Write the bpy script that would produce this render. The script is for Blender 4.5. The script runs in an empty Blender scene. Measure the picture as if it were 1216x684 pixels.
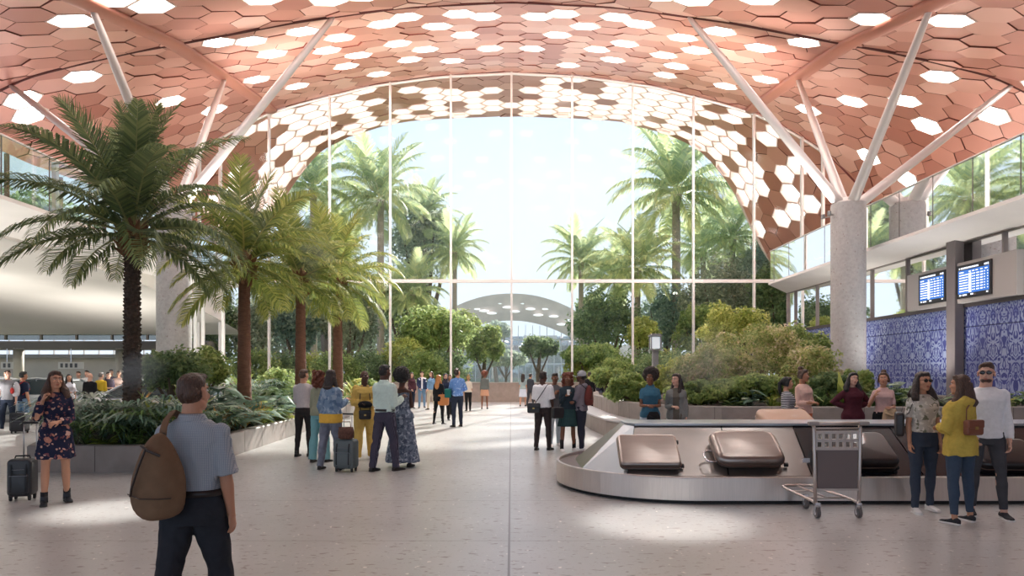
import bpy, math, random
import numpy as np
from mathutils import Vector, Matrix, Euler
C = bpy.context.scene.collection
PI = math.pi
F = 810.0; VX = 607.0; VY = 442.0; EYE = 1.7
def gx(px, Y): return (px - VX) * Y / F
def gz(py, Y): return EYE + (VY - py) * Y / F
rng = random.Random(7)
# ---------------------------------------------------------------- materials
MATS = {}
def lin(c):
    return tuple((x/12.92 if x <= 0.04045 else ((x+0.055)/1.055)**2.4) for x in [v/255.0 for v in c])
def M(name, rgb, rough=0.6, metal=0.0, spec=0.5, emit=None, es=0.0, trans=0.0, var=0.0, scale=20.0, bump=0.0, vec='Object', stretch=(1,1,1), alpha=1.0, coat=0.0):
    if name in MATS: return MATS[name]
    m = bpy.data.materials.new(name); m.use_nodes = True
    nt = m.node_tree; b = nt.nodes['Principled BSDF']; c = lin(rgb)
    b.inputs['Base Color'].default_value = (*c, 1)
    b.inputs['Roughness'].default_value = rough
    b.inputs['Metallic'].default_value = metal
    b.inputs['Specular IOR Level'].default_value = spec
    b.inputs['Coat Weight'].default_value = coat
    if emit: b.inputs['Emission Color'].default_value = (*lin(emit), 1); b.inputs['Emission Strength'].default_value = es
    if var > 0 or bump > 0:
        tc = nt.nodes.new('ShaderNodeTexCoord'); mp = nt.nodes.new('ShaderNodeMapping')
        mp.inputs['Scale'].default_value = stretch
        nt.links.new(tc.outputs[vec], mp.inputs[0])
        n = nt.nodes.new('ShaderNodeTexNoise'); n.inputs['Scale'].default_value = scale; n.inputs['Detail'].default_value = 5
        nt.links.new(mp.outputs[0], n.inputs['Vector'])
        if var > 0:
            r = nt.nodes.new('ShaderNodeValToRGB')
            r.color_ramp.elements[0].position = 0.3; r.color_ramp.elements[1].position = 0.7
            r.color_ramp.elements[0].color = (*[max(0, x*(1-var)) for x in c], 1)
            r.color_ramp.elements[1].color = (*[min(1, x*(1+var)) for x in c], 1)
            nt.links.new(n.outputs['Fac'], r.inputs[0]); nt.links.new(r.outputs[0], b.inputs['Base Color'])
        if bump > 0:
            bp = nt.nodes.new('ShaderNodeBump'); bp.inputs['Strength'].default_value = bump; bp.inputs['Distance'].default_value = 0.02
            nt.links.new(n.outputs['Fac'], bp.inputs['Height']); nt.links.new(bp.outputs[0], b.inputs['Normal'])
    if trans > 0: add_translucent(m, c, trans)
    MATS[name] = m
    return m
def add_translucent(m, c, f, src=None):
    nt = m.node_tree; b = nt.nodes['Principled BSDF']; out = nt.nodes['Material Output']
    t = nt.nodes.new('ShaderNodeBsdfTranslucent'); t.inputs[0].default_value = (*[min(1, x*1.5) for x in c], 1)
    if src is not None:
        gm_ = nt.nodes.new('ShaderNodeGamma'); gm_.inputs[1].default_value = .62; nt.links.new(src, gm_.inputs[0]); nt.links.new(gm_.outputs[0], t.inputs[0])
    mx = nt.nodes.new('ShaderNodeMixShader'); mx.inputs[0].default_value = f
    nt.links.new(b.outputs[0], mx.inputs[1]); nt.links.new(t.outputs[0], mx.inputs[2]); nt.links.new(mx.outputs[0], out.inputs[0])
def ramp_mat(name, cols, attr='tint', rough=0.6, trans=0.0, spec=0.3, metal=0.0, coat=0.0):
    """colour by a per-face attribute"""
    if name in MATS: return MATS[name]
    m = bpy.data.materials.new(name); m.use_nodes = True; nt = m.node_tree; b = nt.nodes['Principled BSDF']
    a = nt.nodes.new('ShaderNodeAttribute'); a.attribute_name = attr
    r = nt.nodes.new('ShaderNodeValToRGB'); e = r.color_ramp.elements
    for i, c in enumerate(cols):
        p = i/(len(cols)-1)
        el = e[0] if i == 0 else (e[len(e)-1] if i == len(cols)-1 else e.new(p))
        el.position = p; el.color = (*lin(c), 1)
    nt.links.new(a.outputs['Fac'], r.inputs[0]); nt.links.new(r.outputs[0], b.inputs['Base Color'])
    b.inputs['Roughness'].default_value = rough; b.inputs['Specular IOR Level'].default_value = spec; b.inputs['Metallic'].default_value = metal
    b.inputs['Coat Weight'].default_value = coat
    if trans > 0: add_translucent(m, lin(cols[-1]), trans, r.outputs[0])
    MATS[name] = m
    return m
def glass(name, tint=(240,248,246), refl=1.0, base=0.04):
    if name in MATS: return MATS[name]
    m = bpy.data.materials.new(name); m.use_nodes = True; nt = m.node_tree
    for n in list(nt.nodes): nt.nodes.remove(n)
    o = nt.nodes.new('ShaderNodeOutputMaterial'); t = nt.nodes.new('ShaderNodeBsdfTransparent'); g = nt.nodes.new('ShaderNodeBsdfGlossy')
    t.inputs[0].default_value = (*lin(tint), 1); g.inputs['Roughness'].default_value = 0.02; g.inputs[0].default_value = (1,1,1,1)
    f = nt.nodes.new('ShaderNodeFresnel'); f.inputs[0].default_value = 1.45
    ml = nt.nodes.new('ShaderNodeMath'); ml.operation = 'MULTIPLY_ADD'; ml.inputs[1].default_value = refl; ml.inputs[2].default_value = base; ml.use_clamp = True
    mx = nt.nodes.new('ShaderNodeMixShader')
    nt.links.new(f.outputs[0], ml.inputs[0]); nt.links.new(ml.outputs[0], mx.inputs[0])
    nt.links.new(t.outputs[0], mx.inputs[1]); nt.links.new(g.outputs[0], mx.inputs[2]); nt.links.new(mx.outputs[0], o.inputs[0])
    MATS[name] = m
    return m
# ---------------------------------------------------------------- mesh builder
class MB:
    def __init__(s): s.v = []; s.f = []; s.m = []; s.n = 0
    def add(s, verts, faces, mi=0):
        o = s.n; s.v.extend([tuple(p) for p in verts]); s.n += len(verts)
        s.f.extend([tuple(i+o for i in f) for f in faces]); s.m.extend([mi]*len(faces)); return s
    def box(s, x0, x1, y0, y1, z0, z1, mi=0):
        return s.add([(x0,y0,z0),(x1,y0,z0),(x1,y1,z0),(x0,y1,z0),(x0,y0,z1),(x1,y0,z1),(x1,y1,z1),(x0,y1,z1)],
            [(0,3,2,1),(4,5,6,7),(0,1,5,4),(1,2,6,5),(2,3,7,6),(3,0,4,7)], mi)
    def obox(s, c, sx, sy, sz, rot=None, mi=0):
        R = rot or Matrix.Identity(3); c = Vector(c); vs = []
        for dz in (-1,1):
            for dx, dy in ((-1,-1),(1,-1),(1,1),(-1,1)): vs.append(c + R @ Vector((dx*sx/2, dy*sy/2, dz*sz/2)))
        return s.add(vs, [(0,3,2,1),(4,5,6,7),(0,1,5,4),(1,2,6,5),(2,3,7,6),(3,0,4,7)], mi)
    def tube(s, pts, rad, n=10, up=None, mi=0, cap=True):
        """loft through pts; rad: list of r or (rx,ry)"""
        pts = [Vector(p) for p in pts]; k = len(pts)
        if not isinstance(rad, (list, tuple)) : rad = [rad]*k
        rings = []; prev = None
        for i, p in enumerate(pts):
            d = (pts[min(i+1,k-1)] - pts[max(i-1,0)])
            if d.length < 1e-9: d = Vector((0,0,1))
            d.normalize()
            if prev is None:
                u = Vector(up) if up else (Vector((0,1,0)) if abs(d.y) < 0.9 else Vector((1,0,0)))
            else: u = prev
            u = (u - d*u.dot(d))
            if u.length < 1e-6: u = d.orthogonal()
            u.normalize(); prev = u; w = d.cross(u)
            r = rad[i]; rx, ry = r if isinstance(r, (tuple, list)) else (r, r)
            rings.append([p + w*(rx*math.cos(2*PI*j/n)) + u*(ry*math.sin(2*PI*j/n)) for j in range(n)])
        return s.loft(rings, mi, cap)
    def loft(s, rings, mi=0, cap=True, close=True):
        n = len(rings[0]); vs = [p for r in rings for p in r]; fs = []
        for i in range(len(rings)-1):
            for j in range(n if close else n-1):
                a = i*n+j; b = i*n+(j+1)%n; fs.append((a, b, b+n, a+n))
        if cap:
            fs.append(tuple(range(n-1,-1,-1))); fs.append(tuple((len(rings)-1)*n+j for j in range(n)))
        return s.add(vs, fs, mi)
    def ell(s, c, r, R=None, n=16, m=10, mi=0):
        c = Vector(c); r = (r,r,r) if not isinstance(r, (tuple,list)) else r; vs = []; fs = []
        for i in range(1, m):
            t = PI*i/m
            for j in range(n):
                a = 2*PI*j/n; p = Vector((r[0]*math.sin(t)*math.cos(a), r[1]*math.sin(t)*math.sin(a), -r[2]*math.cos(t)))
                vs.append(c + (R @ p if R else p))
        vs.append(c + (R @ Vector((0,0,-r[2])) if R else Vector((0,0,-r[2])))); vs.append(c + (R @ Vector((0,0,r[2])) if R else Vector((0,0,r[2]))))
        b = (m-1)*n
        for i in range(m-2):
            for j in range(n): fs.append((i*n+j, i*n+(j+1)%n, (i+1)*n+(j+1)%n, (i+1)*n+j))
        for j in range(n): fs.append((b, (j+1)%n, j)); fs.append((b+1, (m-2)*n+j, (m-2)*n+(j+1)%n))
        return s.add(vs, fs, mi)
    def prism(s, poly, z0, z1, mi=0):
        n = len(poly); vs = [(p[0],p[1],z0) for p in poly] + [(p[0],p[1],z1) for p in poly]
        return s.add(vs, [tuple(range(n-1,-1,-1)), tuple(range(n,2*n))] + [(i,(i+1)%n,(i+1)%n+n,i+n) for i in range(n)], mi)
    def mesh(s, name, mats, smooth=False):
        me = bpy.data.meshes.new(name); me.from_pydata(s.v, [], s.f)
        for m in (mats if isinstance(mats, (list,tuple)) else [mats]): me.materials.append(m)
        me.polygons.foreach_set('material_index', s.m)
        if smooth: me.polygons.foreach_set('use_smooth', [True]*len(s.f))
        me.update(); return me
    def build(s, name, mats, parent=None, smooth=False, loc=None, rot=None, bevel=0, seg=2):
        return link(name, s.mesh(name, mats, smooth), parent, loc, rot, bevel, seg)
def link(name, me, parent=None, loc=None, rot=None, bevel=0, seg=2):
    o = bpy.data.objects.new(name, me); C.objects.link(o)
    if parent is not None: o.parent = parent
    if loc is not None: o.location = loc
    if rot is not None: o.rotation_euler = rot
    if bevel:
        b = o.modifiers.new('bevel', 'BEVEL'); b.width = bevel; b.segments = seg; b.limit_method = 'ANGLE'
    return o
def tag(o, label=None, cat=None, group=None, kind=None):
    if label: o['label'] = label
    if cat: o['category'] = cat
    if group: o['group'] = group
    if kind: o['kind'] = kind
    return o
def thing(name, label, cat, loc=(0,0,0), rz=0, group=None):
    o = bpy.data.objects.new(name, None); C.objects.link(o); o.location = loc; o.rotation_euler = (0,0,rz)
    return tag(o, label, cat, group)
def struct(o): o['kind'] = 'structure'; return o
KIDS = {}
def copy_tree(o, parent=None):
    c = o.copy(); C.objects.link(c)
    if parent is not None: c.parent = parent
    for ch in kids(o): copy_tree(ch, c)
    return c
def kids(o):
    if o.name not in KIDS: KIDS[o.name] = list(o.children)
    return KIDS[o.name]
def quads_mesh(name, V, mats, tint=None, k=4, smooth=False):
    """V: (N,k,3) array of separate k-gons"""
    N = V.shape[0]; me = bpy.data.meshes.new(name)
    me.vertices.add(N*k); me.vertices.foreach_set('co', V.reshape(-1).astype(np.float32))
    me.loops.add(N*k); me.loops.foreach_set('vertex_index', np.arange(N*k, dtype=np.int32))
    me.polygons.add(N); me.polygons.foreach_set('loop_start', np.arange(0, N*k, k, dtype=np.int32)); me.polygons.foreach_set('loop_total', np.full(N, k, dtype=np.int32))
    for m in (mats if isinstance(mats,(list,tuple)) else [mats]): me.materials.append(m)
    me.update(calc_edges=True)
    if tint is not None:
        a = me.attributes.new('tint', 'FLOAT', 'FACE'); a.data.foreach_set('value', tint.astype(np.float32))
    return me
def lerp(a, b, t): return a + (b-a)*t
def seg_interp(x, xs, ys): return float(np.interp(x, xs, ys))
# ================================================================= floor
def floor_material():
    m = bpy.data.materials.new('terrazzo'); m.use_nodes = True; nt = m.node_tree; b = nt.nodes['Principled BSDF']; L = nt.links.new
    tc = nt.nodes.new('ShaderNodeTexCoord')
    def noise(scale, st=(1,1,1), det=3):
        mp = nt.nodes.new('ShaderNodeMapping'); mp.inputs['Scale'].default_value = st; L(tc.outputs['Object'], mp.inputs[0])
        n = nt.nodes.new('ShaderNodeTexNoise'); n.inputs['Scale'].default_value = scale; n.inputs['Detail'].default_value = det; L(mp.outputs[0], n.inputs['Vector']); return n
    n1 = noise(0.6); r1 = nt.nodes.new('ShaderNodeValToRGB'); e = r1.color_ramp.elements
    e[0].position = .3; e[0].color = (*lin((166,165,163)),1); e[1].position = .7; e[1].color = (*lin((184,183,181)),1); L(n1.outputs['Fac'], r1.inputs[0])
    def flecks(scale, st, lo, hi, colr, prev):
        n = noise(scale, st, 2); r = nt.nodes.new('ShaderNodeValToRGB'); e = r.color_ramp.elements
        e[0].position = lo; e[0].color = (0,0,0,1); e[1].position = hi; e[1].color = (1,1,1,1); L(n.outputs['Fac'], r.inputs[0])
        mx = nt.nodes.new('ShaderNodeMix'); mx.data_type = 'RGBA'; L(r.outputs[0], mx.inputs[0]); L(prev, mx.inputs[6]); mx.inputs[7].default_value = (*lin(colr),1); return mx.outputs[2]
    c = flecks(7.5, (1,2.2,1), .63, .67, (128,116,112), r1.outputs[0])
    c = flecks(17, (1,2.0,1), .64, .70, (140,130,126), c)
    c = flecks(11, (1.4,1,1), .68, .74, (228,222,214), c)
    sx = nt.nodes.new('ShaderNodeSeparateXYZ'); L(tc.outputs['Object'], sx.inputs[0])
    def line(sock, period, off, w):
        a = nt.nodes.new('ShaderNodeMath'); a.operation = 'ADD'; a.inputs[1].default_value = -off + period*200; L(sock, a.inputs[0])
        p = nt.nodes.new('ShaderNodeMath'); p.operation = 'PINGPONG'; p.inputs[1].default_value = period/2; L(a.outputs[0], p.inputs[0])
        q = nt.nodes.new('ShaderNodeMath'); q.operation = 'LESS_THAN'; q.inputs[1].default_value = w/2; L(p.outputs[0], q.inputs[0]); return q.outputs[0]
    lx = line(sx.outputs[0], 24.0, -0.02, .022); ly = line(sx.outputs[1], 2.15, 6.88, .012)
    mm = nt.nodes.new('ShaderNodeMath'); mm.operation = 'MAXIMUM'; L(lx, mm.inputs[0]); L(ly, mm.inputs[1])
    mx = nt.nodes.new('ShaderNodeMix'); mx.data_type = 'RGBA'; L(mm.outputs[0], mx.inputs[0]); L(c, mx.inputs[6]); mx.inputs[7].default_value = (*lin((112,104,102)),1)
    L(mx.outputs[2], b.inputs['Base Color'])
    b.inputs['Roughness'].default_value = 0.30; b.inputs['Specular IOR Level'].default_value = 0.5
    return m
GY = 39.0      # glass wall plane
MB().box(-60, 24, -16, GY+4, -.3, 0).build('floor', floor_material()); bpy.data.objects['floor']['kind'] = 'structure'
gm = M('garden_lawn', (120,128,80), .9, var=.3, scale=3)
struct(MB().box(-160, 160, GY+4, 260, -.3, -.02).build('ground_garden', gm))
struct(MB().box(24, 60, -6, GY+4, -.3, -.02).build('ground_side', gm))
# ================================================================= roof shell
XG = [0,4,8,12,14,16,18,20,21.5,23]
YS = [5.,25.3,39.,49.]
D0 = [0,.2,.75,1.5,1.85,2.3,2.8,3.8,5.0,7.]
DT = [D0, D0, [0,.2,.75,1.75,2.35,3.35,4.6,6.6,9.,12.], [0,.1,.42,1.55,2.75,5.3,9.6,12.5,15.,17.]]
ZT = ([5,15,25.3,31,39,49], [10.6,12.8,15.4,16.9,18.9,20.1])
XF = np.linspace(0, 23, 93)
DF = []
for d in DT:
    v = np.interp(XF, XG, d)
    for _ in range(5): v[1:-1] = (v[:-2]+v[1:-1]*2+v[2:])/4
    DF.append(v)
def smooth_z0(Y): return (seg_interp(Y-1.5,*ZT)+seg_interp(Y,*ZT)*2+seg_interp(Y+1.5,*ZT))/4
def droprow(Y):
    if Y <= YS[1]: return DF[1]
    i = 1 if Y < YS[2] else 2
    t = min(1, (Y-YS[i])/(YS[i+1]-YS[i])); return DF[i]*(1-t)+DF[i+1]*t
def Zc(X, Y):
    return smooth_z0(Y) - float(np.interp(abs(X), XF, droprow(Y)))
ARC = {}
def arcrow(k):
    if k not in ARC:
        r = droprow(k*.5); ARC[k] = np.concatenate([[0], np.cumsum(np.hypot(np.diff(XF), np.diff(r)))])
    return ARC[k]
def Xu(u, Y):
    k = int(Y*2); t = Y*2-k
    a = float(np.interp(abs(u), arcrow(k), XF)); b = float(np.interp(abs(u), arcrow(k+1), XF))
    return math.copysign(a*(1-t)+b*t, u)
def Ux(X, Y):
    k = int(Y*2); t = Y*2-k
    a = float(np.interp(abs(X), XF, arcrow(k))); b = float(np.interp(abs(X), XF, arcrow(k+1)))
    return math.copysign(a*(1-t)+b*t, X)
def rib_x(Y): return seg_interp(Y, [5,25.3,31,39,49], [12.5,12.5,13.05,13.75,14.5])
def xmax(Y): return seg_interp(Y, [5,30,39,49], [21.0,21.0,20.6,18.9])
lightsM = M('skylight_glow_pane', (255,250,245), .5, emit=(250,250,250), es=10.5)  # emission stands in for daylight coming through the roof
cofferM = M('skylight_coffer', (250,226,216), .5)
darkM = M('roof_joint', (120,56,44), .9)
LP = [(84,22),(98,89),(19,147),(4,112),(251,49),(212,123),(296,3),(263,133),(288,186),(430,1),(353,31),(318,61),(318,92),(388,60),(406,46),(460,30),(481,15),(544,15),(521,31),(579,22),(553,39),(472,51),(423,66),(503,58),(581,57),(482,74),(405,82),(534,75),(437,89),(360,102),
 (669,14),(734,13),(787,1),(636,22),(694,31),(755,30),(862,30),(662,39),(808,45),(743,50),(636,57),(711,58),(827,60),(792,66),(899,60),(681,76),(733,73),(810,82),(779,89),(855,102),(899,91),(906,3),
 (922,3),(1131,22),(965,49),(1117,89),(1002,123),(1082,121),(952,133),(1083,155),(1040,182),(1195,146),(1214,112),(1063,217),
 (300,45),(168,8)]
tiles = []   # (centre u, Y, verts[(u,Y)], zone)
def clampv(u, Y, ulo, uhi, ylo, yhi):
    Y = min(max(Y, ylo), yhi); u = min(max(u, ulo(Y)), uhi(Y)); return (u, Y)
def zone(a, flat, y0, y1, ulo, uhi, name, ulim):
    s3 = math.sqrt(3)
    if flat: cu, cv = 1.5*a, s3*a
    else: cu, cv = s3*a, 1.5*a
    nu = int(ulim/cu)+2; nv = int((y1-y0)/cv)+2
    for i in range(-nu, nu+1):
        for j in range(-1, nv+1):
            u = i*cu; Y = y0 + j*cv
            if flat and i % 2: Y += cv/2
            if not flat and j % 2: u += cu/2
            if Y < y0-a*.8 or Y > y1+a*.8: continue
            Yc = min(max(Y, y0), y1)
            if u < ulo(Yc)-a*.8 or u > uhi(Yc)+a*.8: continue
            vs = []
            for k in range(6):
                an = PI/3*k + (0 if flat else PI/6)
                vs.append(clampv(u+a*.978*math.cos(an), Y+a*.978*math.sin(an), ulo, uhi, y0, y1))
            area = abs(sum(vs[k][0]*vs[(k+1)%6][1]-vs[(k+1)%6][0]*vs[k][1] for k in range(6)))/2
            if area < .05*a*a: continue
            full = area > 2.3*a*a
            tiles.append((u, Y, vs, name, full))
R_ = lambda Y: Ux(rib_x(Y), Y)
E_ = lambda Y: Ux(xmax(Y), Y)
zone(.68, True, 25.36, 38.95, lambda Y: -R_(Y), lambda Y: R_(Y), 'mid', 16)
zone(.72, False, 6.0, 25.24, lambda Y: -R_(Y), lambda Y: R_(Y), 'near', 14)
zone(.72, False, 6.0, 25.24, lambda Y: R_(Y)+.02, lambda Y: E_(Y), 'side', 26)
zone(.72, False, 6.0, 25.24, lambda Y: -E_(Y), lambda Y: -R_(Y)-.02, 'side', 26)
zone(.72, False, 25.36, 38.95, lambda Y: R_(Y)+.02, lambda Y: E_(Y), 'side', 26)
zone(.72, False, 25.36, 38.95, lambda Y: -E_(Y), lambda Y: -R_(Y)-.02, 'side', 26)
zone(.82, True, 39.05, 49.0, lambda Y: -E_(Y), lambda Y: E_(Y), 'canopy', 30)
def P3(u, Y, off=0.0, un=None):
    X = Xu(u, Y); return Vector((X, Y, Zc(X, Y)))
def px_of(p): return (VX + p.x*F/p.y, VY - (p.z-EYE)*F/p.y)
cent = []
for t in tiles:
    p = P3(t[0], min(max(t[1],6.01),48.9)); cent.append((px_of(p), p))
sky_idx = set()
for (lx, ly) in LP:
    best = min((i for i in range(len(tiles)) if tiles[i][3] != 'canopy' and tiles[i][4]), key=lambda i: (cent[i][0][0]-lx)**2 + ((cent[i][0][1]-ly)*2.5)**2)
    (qx, qy) = cent[best][0]
    if abs(qx-lx) < 40 and abs(qy-ly) < 18: sky_idx.add(best)
r2 = random.Random(3)
for i, t in enumerate(tiles):
    if t[3] == 'near' and t[4] and t[1] < 24 and r2.random() < .07: sky_idx.add(i)  # extra random skylights, mostly out of view, added to light the foreground
    if t[3] == 'side' and t[4] and t[1] < 17 and r2.random() < .04: sky_idx.add(i)
    if t[3] == 'canopy' and t[4]:
        if r2.random() < lerp(.42, .85, (t[1]-39)/10.0) and abs(t[0]) < 22: sky_idx.add(i)
pv = []; tint = []; back = MB(); r3 = random.Random(5)
side_v = []; side_t = []
proto_sky = {}
n_sky = 0
for i, (u, Y, vs, zn, full) in enumerate(tiles):
    P = [P3(a, b) for a, b in vs]
    cen = sum(P, Vector())/6
    nrm = (P[2]-P[0]).cross(P[4]-P[0])
    if nrm.length < 1e-6: continue
    nrm.normalize()
    if nrm.z < 0: nrm = -nrm
    if i in sky_idx:
        # coffer: walls + diffuser pane (canopy panes glow in place of the open sky)
        th = .42 if zn != 'canopy' else .55
        B = [cen + (p-cen)*.93 for p in P]; T = [p + nrm*th for p in B]; O = [cen + (p-cen)*1.02 for p in P]
        w = MB()
        vv = [p-cen for p in O]+[p-cen for p in B]+[p-cen for p in T]+[p-cen+nrm*th for p in O]
        fs = []
        for k in range(6):
            q = (k+1) % 6
            fs += [(k,q,q+6,k+6),(k+6,q+6,q+12,k+12),(k+12,q+12,q+18,k+18),(k+18,q+18,q,k)]
        w.add(vv, fs)
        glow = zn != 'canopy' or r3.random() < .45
        lab = 'bright hexagonal skylight set among the copper panels of the hall ceiling' if zn != 'canopy' else 'hexagonal skylight opening in the copper canopy beyond the glass wall'
        e = thing('skylight', lab, 'skylight', cen, 0, 'hexagonal skylights in the hall ceiling' if zn != 'canopy' else 'hexagonal openings in the outer canopy')
        w.build('coffer', cofferM, e)
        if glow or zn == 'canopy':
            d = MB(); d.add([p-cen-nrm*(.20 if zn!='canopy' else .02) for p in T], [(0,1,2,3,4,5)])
            d.build('diffuser', lightsM if zn != 'canopy' else (M('canopy_glow_pane', (250,246,246), .4, emit=(255,248,246), es=1.5) if glow or t[1] > 40.5 or i % 3 else M('canopy_glow_pane_dim', (250,244,242), .4, emit=(250,240,240), es=.9)), e)
        n_sky += 1
        continue
    tl = r3.uniform(-.03, .03); tz = r3.uniform(0, .05)
    nn = (nrm + Vector((r3.uniform(-.02,.02), r3.uniform(-.02,.02), 0))).normalized()
    Q = []
    for p in P:
        d = p - cen; Q.append(cen + d - nn*d.dot(nn)*.0 + nrm*(tz + d.x*tl))
    tt = r3.random()
    if zn == 'canopy': tt = tt*.75
    pv.append([q for q in Q]); tint.append(tt)
    for k in range(6):
        q = (k+1)%6; side_v.append([Q[k], Q[q], Q[q]+nrm*.12, Q[k]+nrm*.12]); side_t.append(tt*.5)
    OO = [cen + (p-cen)*1.06 + nrm*.13 for p in P]
    back.add(OO, [(0,1,2,3,4,5)])
copper = ramp_mat('copper_panels', [(196,128,112),(212,146,128),(226,162,144),(236,178,160),(244,194,178)], rough=.36, spec=.9, metal=.30)
back.build('ceiling_backing', darkM); struct(bpy.data.objects['ceiling_backing'])
o = link('ceiling', quads_mesh('ceiling', np.array([[list(q) for q in r] for r in pv]), copper, np.array(tint), 6)); struct(o)
o2 = link('ceiling_panel_edge', quads_mesh('ceiling_edges', np.array([[list(q) for q in r] for r in side_v]), M('panel_edge', (120,58,46), .6)), o); struct(o2)
struct(MB().add([(-21,-15,10.2),(21,-15,10.2),(21,6.0,10.75),(-21,6.0,10.75),(-21,-15,10.5),(21,-15,10.5),(21,6.0,11.05),(-21,6.0,11.05)], [(0,1,2,3),(7,6,5,4),(0,4,5,1),(2,6,7,3),(1,5,6,2),(0,3,7,4)]).build('ceiling_rear', M('rear_ceiling', (206,140,120), .6)))
struct(MB().box(15.15, 15.45, -15, 3, 0, 10.4).build('wall_right_rear', M('rear_wall_cream', (206,194,182), .8)))
# seam groove, ribs
def band(path, w0, depth, mat, name):
    rings = []
    for i, p in enumerate(path):
        a = path[max(i-1,0)]; b = path[min(i+1,len(path)-1)]; d = (b-a).normalized(); sd = d.cross(Vector((0,0,1))).normalized(); up = sd.cross(d).normalized()
        if up.z < 0: up = -up
        r = []
        for k in range(9):
            t = k/8*2-1; r.append(p + sd*(t*w0/2) - up*(depth*(1-t*t)))
        r += [p + sd*(w0/2) + up*.2, p - sd*(w0/2) + up*.2]
        rings.append(r)
    return struct(MB().loft(rings).build(name, mat, smooth=True))
ribM = M('rib_copper', (196,128,108), .4, spec=.5, metal=.1)
for s, nm in ((1,'right'),(-1,'left')):
    path = [Vector((s*rib_x(Y), Y, Zc(rib_x(Y), Y)-.0)) for Y in np.linspace(6, 38.9, 60)]
    band(path, .80, .12, ribM, 'ceiling_rib_'+nm)
path = [Vector((x, 25.3, Zc(x, 25.3)+.02)) for x in np.linspace(-21, 21, 90)]
band(path, .16, .03, M('seam_dark', (84,30,24), .7), 'ceiling_seam')
# canopy outer edge lip
path = [Vector((x, 49.05, Zc(x, 49)+.25)) for x in np.linspace(-18.9, 18.9, 90)]
band(path, .5, .12, M('canopy_lip', (236,214,202), .5), 'ceiling_canopy_edge')
# top cover so that the roof keeps the sun off (the back of the shell), glowing panes close the skylights
# ================================================================= glass wall
frameM = M('pale_frame', (226,220,214), .35, metal=.3)
win = bpy.data.objects.new('window_1', None); C.objects.link(win); struct(win)
f = MB(); xs = [k*3.46+.02 for k in range(-4,5)] + [16.6,-16.6,17.8,-17.8]
BZ = 1.12
for x in xs: 
    w = .055 if abs(x) < 16 else .07
    f.box(x-w, x+w, GY-.16, GY+.04, BZ if abs(x) < 15 else 0, Zc(x, GY)-.02)
fr = MB(); pts = [Vector((x, GY-.06, Zc(x, GY)-.10)) for x in np.linspace(-17.9, 17.9, 100)]
fr.tube(pts, .085, 8)
o = f.build('mullion', frameM, win); fr.build('arch_frame', frameM, win, smooth=True)
MB().box(-17.8, 17.8, GY-.12, GY+.04, gz(336,GY), gz(332,GY)).build('transom', frameM, win)
gl = MB(); xx = sorted(xs)
for a, b in zip(xx[:-1], xx[1:]):
    n = 6; top = [(a+(b-a)*k/n) for k in range(n+1)]
    vs = [(a, GY, BZ if abs(a)<15 else 0), (b, GY, BZ if abs(b)<15 else 0)] + [(x, GY, Zc(x, GY)-.1) for x in reversed(top)]
    gl.add(vs, [tuple(range(len(vs)))])
gl.build('glass', glass('wall_glass', (248,252,253), .2, .0), win)
# low stone wall under the glass
stoneM = M('stone_wall', (150,136,126), .7, var=.12, scale=4, bump=.15)
def stone_run(name, x0, x1, y0, y1, h, cap=.03):
    b = MB().box(x0, x1, y0, y1, 0, h-cap); o = b.build(name, stoneM); struct(o)
    MB().box(x0-.03, x1+.03, y0-.04, y1+.04, h-cap, h).build('coping', M('stone_cap', (176,164,154), .5, var=.08, scale=5), o); return o
stone_run('wall_back_low', -5.6, 4.75, GY-.25, GY+.25, 1.12)
stone_run('wall_back_low_side', 4.9, 15, GY-.25, GY+.25, 1.12)
stone_run('wall_back_low_left', -16, -5.7, GY-.25, GY+.25, 1.12)
# ================================================================= columns with branches
concM = M('column_concrete', (170,168,166), .75, var=.10, scale=9, bump=.1)
def speckle(m):
    nt = m.node_tree; b = nt.nodes['Principled BSDF']; src = b.inputs['Base Color'].links[0].from_socket
    tc = nt.nodes.new('ShaderNodeTexCoord'); n = nt.nodes.new('ShaderNodeTexNoise'); n.inputs['Scale'].default_value = 14; nt.links.new(tc.outputs['Object'], n.inputs['Vector'])
    r = nt.nodes.new('ShaderNodeValToRGB'); r.color_ramp.elements[0].position = .66; r.color_ramp.elements[1].position = .70
    nt.links.new(n.outputs['Fac'], r.inputs[0]); mx = nt.nodes.new('ShaderNodeMix'); mx.data_type = 'RGBA'
    nt.links.new(r.outputs[0], mx.inputs[0]); nt.links.new(src, mx.inputs[6]); mx.inputs[7].default_value = (*lin((140,130,126)),1); nt.links.new(mx.outputs[2], b.inputs['Base Color'])
speckle(concM)
tubeM = M('branch_paint', (206,200,196), .4, metal=.25)
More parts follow.
